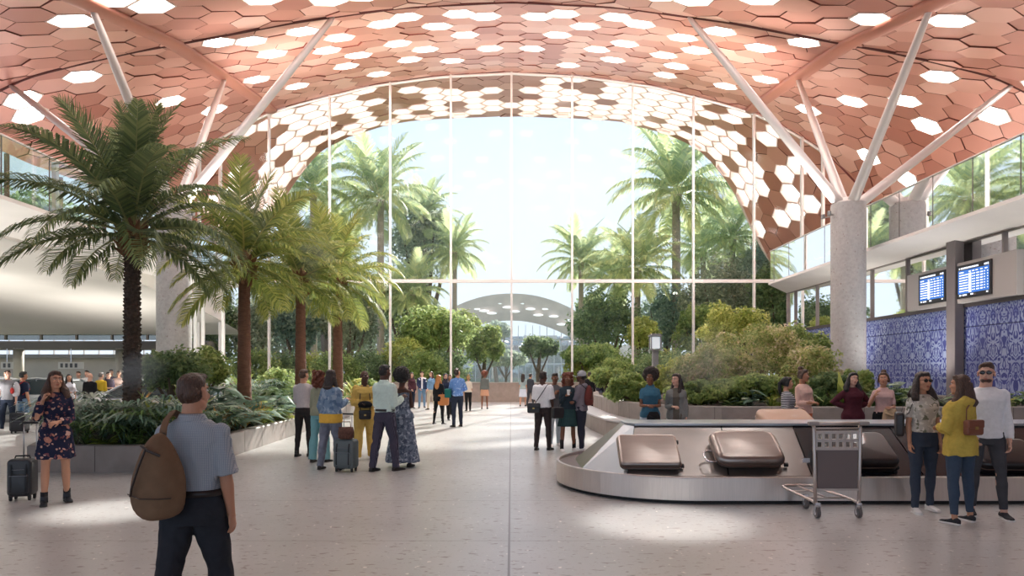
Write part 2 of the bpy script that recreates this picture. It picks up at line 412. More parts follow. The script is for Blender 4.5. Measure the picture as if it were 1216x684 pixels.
for s, nm, lab in ((1, 'right', 'round concrete column carrying four slanted steel branches, in front of the blue patterned wall'), (-1, 'left', 'round concrete column carrying four slanted steel branches, behind the date palm')):
    cx = s*12.5; cy = 25.3
    col = thing('branching_column', lab, 'column', (cx, cy, 0))
    n = 48; rings = [[Vector((r*math.cos(2*PI*k/n), r*math.sin(2*PI*k/n), z)) for k in range(n)] for r, z in ((.6,0),(.6,1.9),(.6,4),(.6,7.85),(.585,7.9),(.585,7.94))]
    MB().loft(rings).build('shaft', concM, col, smooth=True)
    cap = [[Vector((r*math.cos(2*PI*k/n), r*math.sin(2*PI*k/n), z)) for k in range(n)] for r, z in ((.52,7.9),(.52,7.98),(.30,8.06),(.28,8.15))]
    MB().loft(cap).build('capital', tubeM, col, smooth=True)
    for (tx, ty) in ((6.56,25.3),(13.0,31.0),(12.5,20.3),(18.6,25.3)):
        top = Vector((s*tx, ty, Zc(tx, ty)+.05)); top -= Vector((cx,cy,0))
        d = Vector((top.x, top.y, 0)); d = d.normalized()*.16 if d.length > .5 else Vector((0, .16*(1 if ty > 25 else -1), 0))
        b0 = Vector((d.x, d.y, 7.75))
        if tx > 12.9 and ty > 26: b0 = Vector((0,.2,7.8))
        pts = [b0.lerp(top, t) for t in (0,.08,.3,.6,.85,.97,1)]
        MB().tube(pts, [.2,.19,.165,.15,.125,.10,.05], 20).build('branch', tubeM, col, smooth=True)
# ================================================================= mezzanines (both sides)
whiteM = M('slab_white', (244,238,232), .55, var=.03, scale=1)
soffM = M('soffit_panels', (196,180,172), .45)
railgl = glass('balustrade_glass', (214,226,218), 1.0, .12)
wallgl = glass('interior_glass', (190,200,190), 1.2, .16)
for s, nm in ((1,'right'),(-1,'left')):
    Y1 = 35.8; e = 13.5
    y0 = 3.0
    # slab: fascia and raked soffit
    sec = [(e,6.29),(e,6.40),(21.4,6.40),(21.4,5.95),(15.2,6.05)] if s > 0 else [(e,6.29),(e,6.40),(21.4,6.40),(21.4,6.15),(16.4,6.12)]
    m_ = MB(); 
    A = [Vector((s*x, y0, z)) for x, z in sec]; B = [Vector((s*x, (Y1 if x < 14 else 37.6), z)) for x, z in sec]
    m_.loft([A, B]); o = m_.build('wall_slab_'+nm, whiteM); struct(o)
    # balustrade
    bal = bpy.data.objects.new('window_balustrade_'+nm, None); C.objects.link(bal); struct(bal)
    g = MB(); j = MB(); y = y0
    while y < Y1-.05:
        y2 = min(y+1.9, Y1)
        g.add([(s*(e+.1), y+.015, 6.42),(s*(e+.1), y2-.015, 6.42),(s*(e+.1), y2-.015, 8.03),(s*(e+.1), y+.015, 8.03)], [(0,1,2,3)])
        j.box(min(s*(e+.09),s*(e+.12)), max(s*(e+.09),s*(e+.12)), y-.012, y+.012, 6.4, 8.03)
        y = y2
    g.build('glass', railgl, bal); j.build('joint', M('joint_grey', (120,112,108), .4), bal)
    MB().box(min(s*(e+.06),s*(e+.14)), max(s*(e+.06),s*(e+.14)), y0, Y1, 8.02, 8.06).build('top_rail', frameM, bal)
    p = MB()
    for y in (20.6, 32.0, 10.0):
        p.box(min(s*(e+.2),s*(e+.34)), max(s*(e+.2),s*(e+.34)), y-.07, y+.07, 6.4, 8.03)
    p.build('post', frameM, bal)
    # outer perimeter glazing posts above the mezzanine
    q = MB(); gq = MB(); y = 8.0; qs = []
    while y < 38:
        t = Zc(21, y); q.box(s*21.0-.07, s*21.0+.07, y-.07, y+.07, 6.4, t); qs.append(y); y += 3.4
    q.build('perimeter_post', M('brown_frame', (110,78,64), .5), bal)
struct(MB().box(-60, -21.4, 3, 42, 6.2, 6.4).build('floor_upper_left', whiteM))
# right side wall
def blue_tile():
    m = bpy.data.materials.new('blue_pattern_glass'); m.use_nodes = True; nt = m.node_tree; b = nt.nodes['Principled BSDF']; L = nt.links.new
    tc = nt.nodes.new('ShaderNodeTexCoord'); sp = nt.nodes.new('ShaderNodeSeparateXYZ'); L(tc.outputs['Object'], sp.inputs[0])
    def math_(op, a, bb=None, c=None):
        n = nt.nodes.new('ShaderNodeMath'); n.operation = op
        for k, v in enumerate((a, bb, c)):
            if v is None: continue
            if isinstance(v, (int,float)): n.inputs[k].default_value = v
            else: L(v, n.inputs[k])
        return n.outputs[0]
    def layer(per, zs, seed, w0, w1):
        y = math_('PINGPONG', math_('ADD', sp.outputs[1], 100+seed*.0), per)        # mirrored repeats
        z = sp.outputs[2]
        cb = nt.nodes.new('ShaderNodeCombineXYZ'); L(math_('MULTIPLY', y, 3.4), cb.inputs[0]); L(math_('MULTIPLY', z, zs), cb.inputs[1]); cb.inputs[2].default_value = seed
        n = nt.nodes.new('ShaderNodeTexNoise'); n.inputs['Scale'].default_value = 1.55; n.inputs['Detail'].default_value = 1.2; n.inputs['Distortion'].default_value = .5; L(cb.outputs[0], n.inputs['Vector'])
        s_ = math_('SINE', math_('MULTIPLY', n.outputs['Fac'], 34.0))
        return s_
    a = layer(.48, 1.9, 3.1, 0, 0)
    cb = nt.nodes.new('ShaderNodeValToRGB'); e = cb.color_ramp.elements
    e[0].position = .28; e[0].color = (*lin((70,76,134)),1); e[1].position = .62; e[1].color = (*lin((150,162,196)),1)
    x = e.new(.42); x.color = (*lin((96,108,168)),1)
    L(math_('MULTIPLY_ADD', a, .5, .5), cb.inputs[0])
    n2 = nt.nodes.new('ShaderNodeTexNoise'); n2.inputs['Scale'].default_value = .8; L(tc.outputs['Object'], n2.inputs['Vector'])
    r2_ = nt.nodes.new('ShaderNodeValToRGB'); r2_.color_ramp.elements[0].position = .42; r2_.color_ramp.elements[1].position = .62; L(n2.outputs['Fac'], r2_.inputs[0])
    mx = nt.nodes.new('ShaderNodeMix'); mx.data_type = 'RGBA'; L(math_('MULTIPLY', r2_.outputs[0], .35), mx.inputs[0]); L(cb.outputs[0], mx.inputs[6]); mx.inputs[7].default_value = (*lin((88,94,150)),1)
    # horizontal panel joint
    jn = math_('LESS_THAN', math_('ABSOLUTE', math_('SUBTRACT', sp.outputs[2], 3.2)), .012)
    m2 = nt.nodes.new('ShaderNodeMix'); m2.data_type = 'RGBA'; L(jn, m2.inputs[0]); L(mx.outputs[2], m2.inputs[6]); m2.inputs[7].default_value = (*lin((50,52,80)),1)
    L(m2.outputs[2], b.inputs['Base Color'])
    b.inputs['Roughness'].default_value = .22; b.inputs['Specular IOR Level'].default_value = .35
    return m
WX = 15.15
o = MB().box(WX, WX+.3, 3, 37.6, 0, 3.86).build('wall_right', blue_tile()); struct(o)
struct(MB().box(WX-.06, WX+.3, 3, 37.6, 3.86, 3.98).build('trim_1', M('dark_trim', (86,78,78), .5)))
struct(MB().box(WX-.05, WX, 3, 37.6, 0, .75).build('baseboard_right', M('wall_base', (50,44,46), .6)))
wn = bpy.data.objects.new('window_2', None); C.objects.link(wn); struct(wn)
g = MB(); mu = MB(); y = 3.0; dy = 2.58
while y < 37.5:
    y2 = min(y+dy, 37.6); g.add([(WX+.1,y,3.98),(WX+.1,y2,3.98),(WX+.1,y2,6.1),(WX+.1,y,6.1)], [(0,1,2,3)])
    mu.box(WX+.02, WX+.12, y-.03, y+.03, 3.98, 6.1); y = y2
mu.box(WX+.02, WX+.12, 37.5, 37.6, 3.98, 6.1); mu.box(WX+.02, WX+.14, 3, 37.6, 6.02, 6.1)
g.build('glass', wallgl, wn); mu.build('mullion', M('mullion_grey', (150,140,136), .4), wn)
# room behind: brown back wall panels with gaps
bw = MB(); bw.box(WX+1.6, WX+1.75, 3, 37.4, 3.9, 6.0)
for k, (a, b_) in enumerate(((3,9),(10.5,16),(17.5,20.5),(22.5,26.0),(27,29.0),(30.5,34),(35.5,37.5))): bw.box(20.6, 20.75, a, b_, 3.9, 6.0)
struct(bw.build('wall_inner_room', M('brown_room', (104,76,62), .7)))
struct(MB().box(WX+.3, 21.4, 3, 37.6, 3.5, 3.9).build('floor_inner_room', M('inner_floor', (120,110,104), .6)))
# pier and flight information panel
pr = MB().box(14.80, 15.12, 22.76, 23.22, 0, 6.15).build('wall_pier', M('pier_grey', (122,114,114), .5, var=.04, scale=3), bevel=.02); struct(pr)
fid = thing('flight_information_panel', 'wide grey panel with two blue flight information screens high on the blue patterned wall', 'display', (14.86, 0, 0))
MB().box(0, .22, 20.05, 22.74, 3.98, 5.32).box(0, .22, 23.24, 25.6, 3.98, 5.32).build('housing', M('panel_grey', (178,172,168), .5), fid, bevel=.015)
scrM = M('screen_blue', (50,96,172), .25, emit=(60,112,190), es=.6)
txtM = M('screen_text', (235,240,248), .4, emit=(225,232,245), es=.9)
blk = M('bezel_black', (40,36,38), .35)
for (ya, yb) in ((24.95,23.05),(21.95-.02+1.0,21.3)):
    if yb < 22: ya = 21.9+.9
def screen(ya, yb, z0, z1):
    sc = MB().box(-.05, 0, yb-.05, ya+.05, z0-.05, z1+.05).build('screen', blk, fid, bevel=.006)
    W = ya-yb; H = z1-z0
    MB().box(-.056, -.051, yb+.03, ya-.03, z0+H*.10, z1-H*.13).build('display_area', scrM, sc)
    tx = MB(); rr = random.Random(int(ya*10))
    def dash(a, b, zc, h): tx.box(-.060, -.0565, ya-W*b, ya-W*a, zc-h/2, zc+h/2)
    # title band, clock, footer
    x = .05
    for w in (.03,.0,.10,.12,.09,.10,.08): 
        if w: dash(x, x+w, z1-H*.065, H*.05)
        x += w+.015
    dash(.84,.92, z1-H*.065, H*.05); dash(.94,.97, z1-H*.065, H*.07)
    for (a, b) in ((.06,.12),(.16,.30),(.42,.50),(.90,.95)): dash(a, b, z0+H*.05, H*.045)
    dash(.06,.2, z1-H*.2, H*.035)
    for a in (.36,.47,.58,.72,.86): dash(a, a+.07, z1-H*.2, H*.03)
    for k in range(7):
        zc = z1-H*(.29+k*.087)
        x = .06
        while x < .33: w = rr.uniform(.02,.05); dash(x, min(.34,x+w), zc, H*.035); x += w+.008
        dash(.47,.50, zc, H*.03); dash(.52,.56, zc, H*.03); dash(.60,.68, zc, H*.035); dash(.72,.80, zc, H*.035); dash(.84,.86, zc, H*.035); dash(.93,.95, zc, H*.03)
    tx.box(-.0605, -.0567, ya-W*.44, ya-W*.36, z0+H*.12, z1-H*.25)
    tx.build('lettering', txtM, sc)
screen(24.75, 23.32, 4.17, 5.16)
screen(22.62, 21.1, 4.17, 5.16)
# ================================================================= left side structures
bul = MB(); nX, nY = 14, 26; vs = []; fs = []
for j in range(nY+1):
    Y = 3 + (42-3)*j/nY
    for i in range(nX+1):
        X = -16.4 - (60-16.4)*(i/nX)**1.6
        z = 6.12 - (1.75*(max(0, Y-15)/25)**2.4 if Y > 15 else 0)
        vs.append((X, Y, z))
for j in range(nY):
    for i in range(nX): a = j*(nX+1)+i; fs.append((a, a+1, a+nX+2, a+nX+1))
k0 = len(vs)
bul.add(vs, fs); 
o = bul.build('ceiling_left_wing', M('left_soffit', (196,191,183), .7, var=.05, scale=.4), smooth=True); struct(o)
# closing wall between soffit edge and white slab
cl = []
for j in range(nY+1):
    Y = 3 + (42-3)*j/nY; z = 6.12 - (1.75*(max(0, Y-15)/25)**2.4 if Y > 15 else 0); cl.append((Y, z))
w = MB()
for (a, za), (b_, zb) in zip(cl[:-1], cl[1:]):
    if a > 37.6: break
    w.add([(-16.38,a,za),(-16.38,b_,zb),(-16.38,b_,6.2),(-16.38,a,6.2)], [(0,1,2,3)])
struct(w.build('wall_left_fascia', whiteM))
beamM = M('far_beam', (128,122,114), .6)
w3 = bpy.data.objects.new('window_3', None); C.objects.link(w3); struct(w3)
MB().box(-60, -20.2, 42.4, 42.45, 3.7, 4.6).build('glass', glass('band_glass', (120,128,120), 1.0, .15), w3)
q = MB()
for x in np.arange(-60, -20, 2.2): q.box(x-.04, x+.04, 42.3, 42.5, 3.7, 4.6)
q.build('mullion', beamM, w3)
lb = MB().box(-60, -19.5, 44, 45.2, 3.15, 3.72).build('wall_left_beam', beamM, bevel=.06); struct(lb)
struct(MB().box(-70, -22, 50, 50.4, 0, 2.75).build('wall_left_far', M('far_wall', (186,176,162), .8, var=.06, scale=1)))
struct(MB().box(-70, -22, 49.6, 50, 2.75, 3.0).build('trim_2', beamM))
cc = MB()
for x in np.arange(-60, -22, 1.1): cc.box(x-.03, x+.03, 50.1, 50.2, 2.75, 6)
struct(cc.build('window_clerestory', frameM))
for px, d in ((22,11),(142,9)):
    Y = 45.0; X = gx(px, Y); o = MB().tube([(X,Y,0),(X,Y,3.3)], d*Y/F/2, 24).build('wall_left_pillar', M('pillar_cream', (206,198,184), .7), smooth=True); struct(o)
# slim white posts by the end of the left slab
for k, px in enumerate((232, 241, 265)):
    Y = 34.5; X = gx(px, Y); 
    o = MB().box(X-.07, X+.07, Y-.07, Y+.07, 0, 6.3).build('slim_post', M('white_post', (240,238,234), .4), bevel=.01)
    tag(o, ('slim white post nearest the concrete column under the white slab end', 'slim white post second from the concrete column under the slab end', 'slim white post standing apart under the tip of the white slab')[k], 'post', 'slim white posts under the slab tip')
# ================================================================= plants
nrs = np.random.RandomState(11)
def unit(v): return v/np.maximum(np.linalg.norm(v, axis=-1, keepdims=True), 1e-9)
def strip_quads(base, d1, l1, d2, l2, side, w, tipw=.25):
    """base (N,3); two-segment blades, returns (2N,4,3)"""
    w = w[:,None]; mid = base + d1*l1[:,None]; tip = mid + d2*l2[:,None]
    q1 = np.stack([base-side*w*.45, base+side*w*.45, mid+side*w*.5, mid-side*w*.5], 1)
    q2 = np.stack([mid-side*w*.5, mid+side*w*.5, tip+side*w*.5*tipw, tip-side*w*.5*tipw], 1)
    return np.concatenate([q1, q2], 0)
def frond_mesh(name, L, th0, droop, n=44, lmax=.62, wid=.036, mats=None, hang=.5, seed=0, stiff=.5):
    rs = np.random.RandomState(seed); K = 24
    t = np.linspace(0, 1, K+1); th = th0 - droop*t**1.5
    px_ = np.concatenate([[0], np.cumsum(np.cos(th[:-1])*L/K)]); pz = np.concatenate([[0], np.cumsum(np.sin(th[:-1])*L/K)])
    py_ = .04*L*np.sin(t*2.5)*rs.uniform(-1,1)
    tt = np.repeat(np.linspace(.13, 1, n), 2); sgn = np.tile([1.,-1.], n); tt = np.clip(tt + rs.uniform(-.004,.004,2*n), 0, 1)
    bx = np.interp(tt, t, px_); bz = np.interp(tt, t, pz); by = np.interp(tt, t, py_); ang = np.interp(tt, t, th)
    base = np.stack([bx, by, bz], 1); T = np.stack([np.cos(ang), 0*ang, np.sin(ang)], 1); U = np.stack([-np.sin(ang), 0*ang, np.cos(ang)], 1); S = np.stack([0*ang, sgn, 0*ang], 1)
    prof = np.clip(np.sin(np.pi*np.clip(tt*.93+.05, 0, 1))**.55, .18, 1)
    ln = lmax*prof*rs.uniform(.9,1.1,2*n)
    fw = np.interp(tt, [0,1], [.35, 1.1])[:,None]
    d1 = unit(S + T*fw + U*.32 + rs.uniform(-.08,.08,(2*n,3)))
    d2 = unit(d1*stiff + T*fw*.2 + np.array([0,0,-1.])*hang + rs.uniform(-.1,.1,(2*n,3)))
    sd = unit(np.cross(d1, U + .3*S))
    V = strip_quads(base, d1, ln*.5, d2, ln*.5, sd, np.full(2*n, wid)*np.clip(prof+.2, 0, 1), .2)
    tint = np.tile(np.clip(.5 + .25*(tt-.5) + rs.uniform(-.28,.28,2*n), 0, 1), 2)
    R = []; kr = 6
    for i in range(K):
        for a, c_ in ((-1,1),):
            w0 = .022*(1-t[i])+.004; w1 = .022*(1-t[i+1])+.004
            R.append([[px_[i], py_[i]-w0, pz[i]],[px_[i], py_[i]+w0, pz[i]],[px_[i+1], py_[i+1]+w1, pz[i+1]],[px_[i+1], py_[i+1]-w1, pz[i+1]]])
            R.append([[px_[i], py_[i], pz[i]-w0*1.2],[px_[i], py_[i], pz[i]+w0*1.2],[px_[i+1], py_[i+1], pz[i+1]+w1*1.2],[px_[i+1], py_[i+1], pz[i+1]-w1*1.2]])
    R = np.array(R); V = np.concatenate([V, R], 0); tint = np.concatenate([tint, np.full(len(R), .95)])
    return quads_mesh(name, V, mats, tint)
GREEN_D = ramp_mat('frond_dark', [(44,60,40),(68,84,52),(92,108,62),(124,136,78),(152,152,98)], rough=.45, trans=.25)
GREEN_M = ramp_mat('frond_mid', [(58,76,36),(88,106,44),(122,136,56),(158,164,74),(184,176,100)], rough=.5, trans=.35)
GREEN_X = ramp_mat('frond_outdoor', [(116,138,108),(150,172,124),(184,198,136),(212,216,146),(228,222,164)], rough=.5, trans=.55)  # haze and bright daylight are lightened into these outdoor frond colours
def frond_set(key, L, lmax, mats, n=44, wid=.036, hang=.5):
    out = []
    for i, (a, d) in enumerate(((82,35),(68,60),(52,75),(35,80),(18,78),(0,60),(-25,40))):
        out.append(frond_mesh('frond_'+key, L*(1 if i < 5 else .85), math.radians(a), math.radians(d), n, lmax, wid, mats, hang*(1 if i else .35), seed=i+hash(key)%50 if False else i+len(key)*7))
    return out
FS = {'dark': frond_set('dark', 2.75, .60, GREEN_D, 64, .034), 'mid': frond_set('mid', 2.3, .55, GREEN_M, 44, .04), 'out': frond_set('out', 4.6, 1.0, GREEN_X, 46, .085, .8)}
barkD = M('palm_bark_dark', (74,60,50), .95, var=.35, scale=18, bump=.8)
barkR = M('palm_bark_red', (112,76,58), .85, var=.25, scale=10, bump=.4, stretch=(1,1,5))
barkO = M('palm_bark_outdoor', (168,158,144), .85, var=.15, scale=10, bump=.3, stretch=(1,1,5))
def palm(x, y, z0, ztop, r, key, count, label, group, seed=0, scale=1.0, bark=None, boots=True, mis=None, lean=(0,0)):
    rs = random.Random(seed); root = thing('palm_tree', label, 'palm tree', (x, y, z0), 0, group)
    h = ztop - z0; n = 26; m = MB(); rings = []; K = max(24, int(h/.09))
    for i in range(K+1):
        t = i/K; rr = r*(1.12-.25*t + (.35*math.exp(-t*h*2.2)) + (.035 if i % 2 else -.02)) * (1.0 if t < .93 else 1+.5*(t-.93)/.07)
        rings.append([Vector((lean[0]*t*t + rr*math.cos(2*PI*(j+.5*(i%2))/n)*(1+rs.uniform(-.03,.03)), lean[1]*t*t + rr*math.sin(2*PI*(j+.5*(i%2))/n), h*t)) for j in range(n)])
    m.loft(rings); 
    if boots and key == 'dark':
        for i in range(260):
            t = (i/260); a = i*2.39996; rr = r*(1.12-.25*t)
            R = Euler((math.radians(-35),0,0)).to_matrix(); R = Matrix.Rotation(a-PI/2, 3, 'Z') @ R
            m.obox((rr*math.cos(a), rr*math.sin(a), h*t*.97+.03), .075, .05, .05, R)
    m.build('trunk', bark or barkD, root)
    if boots:
        b = MB()
        for i in range(46):
            t = i/46; a = i*2.39996; rr = r*(1.15+.5*t); z = h - .42*scale + .62*scale*t
            d = Vector((math.cos(a), math.sin(a), .7+.8*t)).normalized()
            p = Vector((rr*math.cos(a)*.7+lean[0], rr*math.sin(a)*.7+lean[1], z)); b.tube([p, p+d*.16*scale, p+d*.28*scale], [(.05*scale,.03*scale),(.035*scale,.02*scale),(.012*scale,.01*scale)], 6)
        b.ell((lean[0], lean[1], h+.02), (r*1.25, r*1.25, .42*scale), n=14, m=8)
        b.build('crown_shaft', M('palm_boots', (122,86,58), .85, var=.3, scale=14), root)
    for i in range(count):
        t = (i+.5)/count
        # steep young fronds in the middle, arching ones outside
        vi = min(6 if key != 'dark' else 5, int(t**(.85 if key != 'dark' else 1.2)*7)); me = FS[key][vi]; a = i*2.39996 + rs.uniform(-.25,.25)
        o = link('frond', me, root); tilt = rs.uniform(-8, 8)
        s = scale*rs.uniform(.86,1.1)
        o.location = (lean[0]+math.cos(a)*r*.5, lean[1]+math.sin(a)*r*.5, h + .28*scale*(1-t)); o.rotation_euler = (rs.uniform(-.25,.25), math.radians(tilt), a); o.scale = (s,s,s)
    return root
palm(gx(157,13.2), 13.2, .35, 4.30, .135, 'dark', 38, 'large date palm with a rough dark scaly trunk, tallest in the left planter', 'palms in the left stone planter', 1, .95)
palm(gx(290,18), 18, .35, gz(318,18), .16, 'mid', 34, 'palm with a smooth reddish trunk, next after the dark scaly date palm', 'palms in the left stone planter', 2, 1.08, barkR)
palm(gx(357,22.5), 22.5, .35, gz(335,22.5), .165, 'mid', 34, 'palm with a reddish trunk in the middle of the planter row of three slim palms', 'palms in the left stone planter', 3, 1.1, barkR)
palm(gx(401,27), 27, .35, gz(336,27), .185, 'mid', 34, 'palm with a reddish trunk, closest to the glass wall in the left planter', 'palms in the left stone planter', 4, 1.2, barkR)
OUT = [(452,238,57,.9,'tall hazy palm standing outside the glass, highest on the left side'), (540,300,62,.62,'small pale palm outside the glass left of the arched building'),
 (803,232,55,1.1,'tall broad palm outside the glass with a pale smooth trunk, highest on the right side'), (757,322,53,.72,'palm outside the glass under the tall broad palm'),
 (690,312,60,.66,'feathery palm outside the glass just right of the arched building'), (732,335,58,.6,'low palm outside the glass between the feathery palm and its taller neighbour'),
 (870,285,60,.75,'palm outside the glass partly behind the right edge of the canopy'), (490,350,54,.55,'low golden palm outside the glass below the tall hazy palm'),
 (372,225,56,.85,'palm outside the glass seen behind the slim planter palms'), (505,262,66,.72,'thin palm outside the glass beside the tall hazy palm'),(835,300,66,.8,'palm crown outside the glass between the broad palm and the canopy edge')]
for i, (px, py, Y, sc_, lab) in enumerate(OUT):
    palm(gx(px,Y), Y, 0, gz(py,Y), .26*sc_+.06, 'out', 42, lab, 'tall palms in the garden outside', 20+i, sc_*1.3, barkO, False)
# ---- leaf clouds
def leaf_cloud(rs, centre, rad, n, size, clusters=40, spread=.33, aspect=1.8, droop=.0):
    c = unit(rs.normal(size=(clusters,3)))*(rs.uniform(.35,1,(clusters,1))**.5); c[:,2] = np.abs(c[:,2])*1.0*np.where(rs.rand(clusters)<.75,1,-.5)
    c = c*np.array(rad)*(1-spread*.6)
    idx = rs.randint(0, clusters, n); cs = rs.uniform(.6,1.2,clusters)
    off = unit(rs.normal(size=(n,3)))*(rs.uniform(.3,1,(n,1))**.4)*np.array(rad)*spread*cs[idx][:,None]
    p = c[idx] + off + np.array(centre)
    nr = unit(unit(off)*.8 + rs.normal(size=(n,3))*.6 + np.array([0,0,.35])); a = unit(np.cross(nr, rs.normal(size=(n,3)))); b = np.cross(nr, a)
    s = size*rs.uniform(.6,1.3,(n,1)); w = s/aspect
    V = np.stack([p - a*s*.5, p + b*w*.5, p + a*s*.5, p - b*w*.5], 1)
    ct = rs.rand(clusters); tint = np.clip(.45*ct[idx] + .55*rs.rand(n), 0, 1)
    return V, tint
def ramp_leaf(nm, cols, tr=.3): return ramp_mat('leaf_'+nm, cols, rough=.55, trans=tr)
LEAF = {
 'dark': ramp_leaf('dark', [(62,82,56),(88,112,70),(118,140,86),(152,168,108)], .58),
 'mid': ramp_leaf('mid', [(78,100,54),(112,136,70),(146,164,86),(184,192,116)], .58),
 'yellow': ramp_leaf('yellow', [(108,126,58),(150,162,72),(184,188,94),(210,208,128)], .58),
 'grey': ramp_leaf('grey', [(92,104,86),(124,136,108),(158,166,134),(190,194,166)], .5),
 'haze': ramp_leaf('haze', [(112,134,118),(142,160,134),(172,184,152),(198,204,178)], .5),  # pale veil of haze put into the leaf colours
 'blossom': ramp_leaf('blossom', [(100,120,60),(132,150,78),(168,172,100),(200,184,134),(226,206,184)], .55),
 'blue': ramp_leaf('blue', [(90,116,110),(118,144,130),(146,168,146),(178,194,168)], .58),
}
def tree(x, y, zc, rx, ry, rz, key, n, size, label, group, seed, z0=0, name='leafy_tree', cat='tree', clusters=60, spread=.3, trunk=True, aspect=1.8):
    rs = np.random.RandomState(seed); root = thing(name, label, cat, (x,y,z0), 0, group)
    V, ti = leaf_cloud(rs, (0,0,zc-z0), (rx,ry,rz), n, size, clusters, spread, aspect)
    V[:,:,2] = np.maximum(V[:,:,2], .02)
    link('foliage', quads_mesh('foliage', V, LEAF[key], ti), root)
    if trunk:
        m = MB(); h = zc - z0; r = .05 + .035*h
        rr = random.Random(seed)
        m.tube([(0,0,0),(.05*h*rr.uniform(-1,1),0,h*.4),(0,0,h*.8)], [r, r*.8, r*.5], 8)
        for k in range(5):
            a = k*1.257+rr.uniform(-.3,.3); m.tube([(0,0,h*.35),(math.cos(a)*rx*.35,math.sin(a)*ry*.35,h*.75),(math.cos(a)*rx*.6,math.sin(a)*ry*.6,h+rz*.3)], [r*.6,r*.35,r*.1], 6)
        m.build('trunk', M('tree_bark', (104,88,74), .9, var=.2, scale=12), root)
    return root
G_out = 'leafy trees in the garden outside'
TR = [ # px, py centre, rx px, rz px, Y, key, label
 (415,385,42,55,47,'grey','greyish round tree outside behind the slim planter palms'),
 (352,385,32,60,48,'blue','bluish dark tree outside behind the middle slim palm'),
 (300,400,30,55,47,'grey','silvery olive tree outside seen between the first slim palm and the glass frame'),
 (255,400,32,60,46,'dark','dark tree outside framed by the slim white posts'),
 (505,300,48,75,66,'haze','tall hazy tree outside behind the low golden palm'),
 (515,400,48,38,46,'mid','bright green rounded tree outside left of the arched building'),
 (480,425,28,26,43.5,'yellow','small yellow green tree outside behind the couple with the handbag'),
 (575,415,28,32,50,'mid','low spreading tree outside in front of the arched building, left part'),
 (640,415,26,18,58,'dark','dark clipped tree outside in front of the arched building'),
 (720,390,48,45,50,'dark','dense dark tree outside behind the glass near the lantern'),
 (790,385,42,48,56,'blue','bluish green tree outside directly behind the lantern post'),
 (860,360,55,60,50,'grey','tall pale tree outside above the flowering shrubs'),
 (925,370,40,60,46,'dark','dark tree outside where the patterned wall begins'),
 (700,425,34,20,44,'mid','low green tree outside behind the group with the cap'),
 (390,300,45,60,64,'haze','tall hazy tree outside above the slim planter palms'),
 (540,395,34,30,60,'yellow','yellow green tree outside just left of the arched building'),
 (478,365,34,44,58,'mid','leafy green tree outside between the tall hazy palm and the glass frame'),
 (700,385,26,40,70,'mid','green tree outside close to the right side of the arched building'),
 (765,400,24,26,47,'yellow','lime green tree outside beside the lantern'),
 (600,428,30,14,75,'haze','pale low tree outside at the foot of the arched building'),
 (835,400,36,44,47,'mid','green tree outside rising behind the tall yellow green shrub'),
 (590,395,20,14,90,'haze','small distant tree beside the arched building entrance'),
 (905,320,36,40,58,'haze','hazy tree outside below the canopy edge'),
]
for i, (px, py, rx, rz, Y, key, lab) in enumerate(TR):
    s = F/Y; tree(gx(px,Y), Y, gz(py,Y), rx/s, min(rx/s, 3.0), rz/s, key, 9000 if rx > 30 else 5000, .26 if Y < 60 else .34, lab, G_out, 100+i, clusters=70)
# trees beside the mezzanines, seen through the side glazing
SD = [(25.0,18,8.5,3.0,4.4),(25.5,25,8.2,3.4,4.6),(25,32,8.2,3.4,4.6),(26,12,8.5,3,4.2),(25,39,8,3.4,4.4),(26,46,8,3.4,4.6),(26,53,8,3.4,4.6)]
for i, (x, y, zc, r, rz) in enumerate(SD):
    for s in (1,-1):
        if s < 0: x_ = -x-1.5; zz = zc+.5
        else: x_ = x; zz = zc-.5
        if s < 0 : 
            continue
        tree(x_, y, zz, r, r, rz, ('mid','dark')[i%2], 9000, .36, 'green tree beside the hall seen through the side glazing above the blue patterned wall', 'trees beyond the right hand glazing', 200+i*2+(s<0))
for i, (x, y, zc, r, rz) in enumerate([(-30,26,9.5,3.4,3.2),(-31,34,9.8,3.2,3.2),(-29,19,9.3,3,3.0),(-30,43,10,4,3.6)]):
    tree(x, y, zc, r, r, rz, ('mid','dark')[i%2], 6000, .34, z0=6.4, label='tree crown seen through the balustrade glass above the white slab', group='trees beyond the left hand balustrade', seed=240+i)
for i, (x, y) in enumerate(((24.6,24),(24.8,31),(24.4,18))):
    palm(x, y, 0, 8.6, .22, 'out', 22, 'palm outside seen through the glazing above the white mezzanine slab', 'palms beyond the right hand glazing', 60+i, .62, barkO, False)
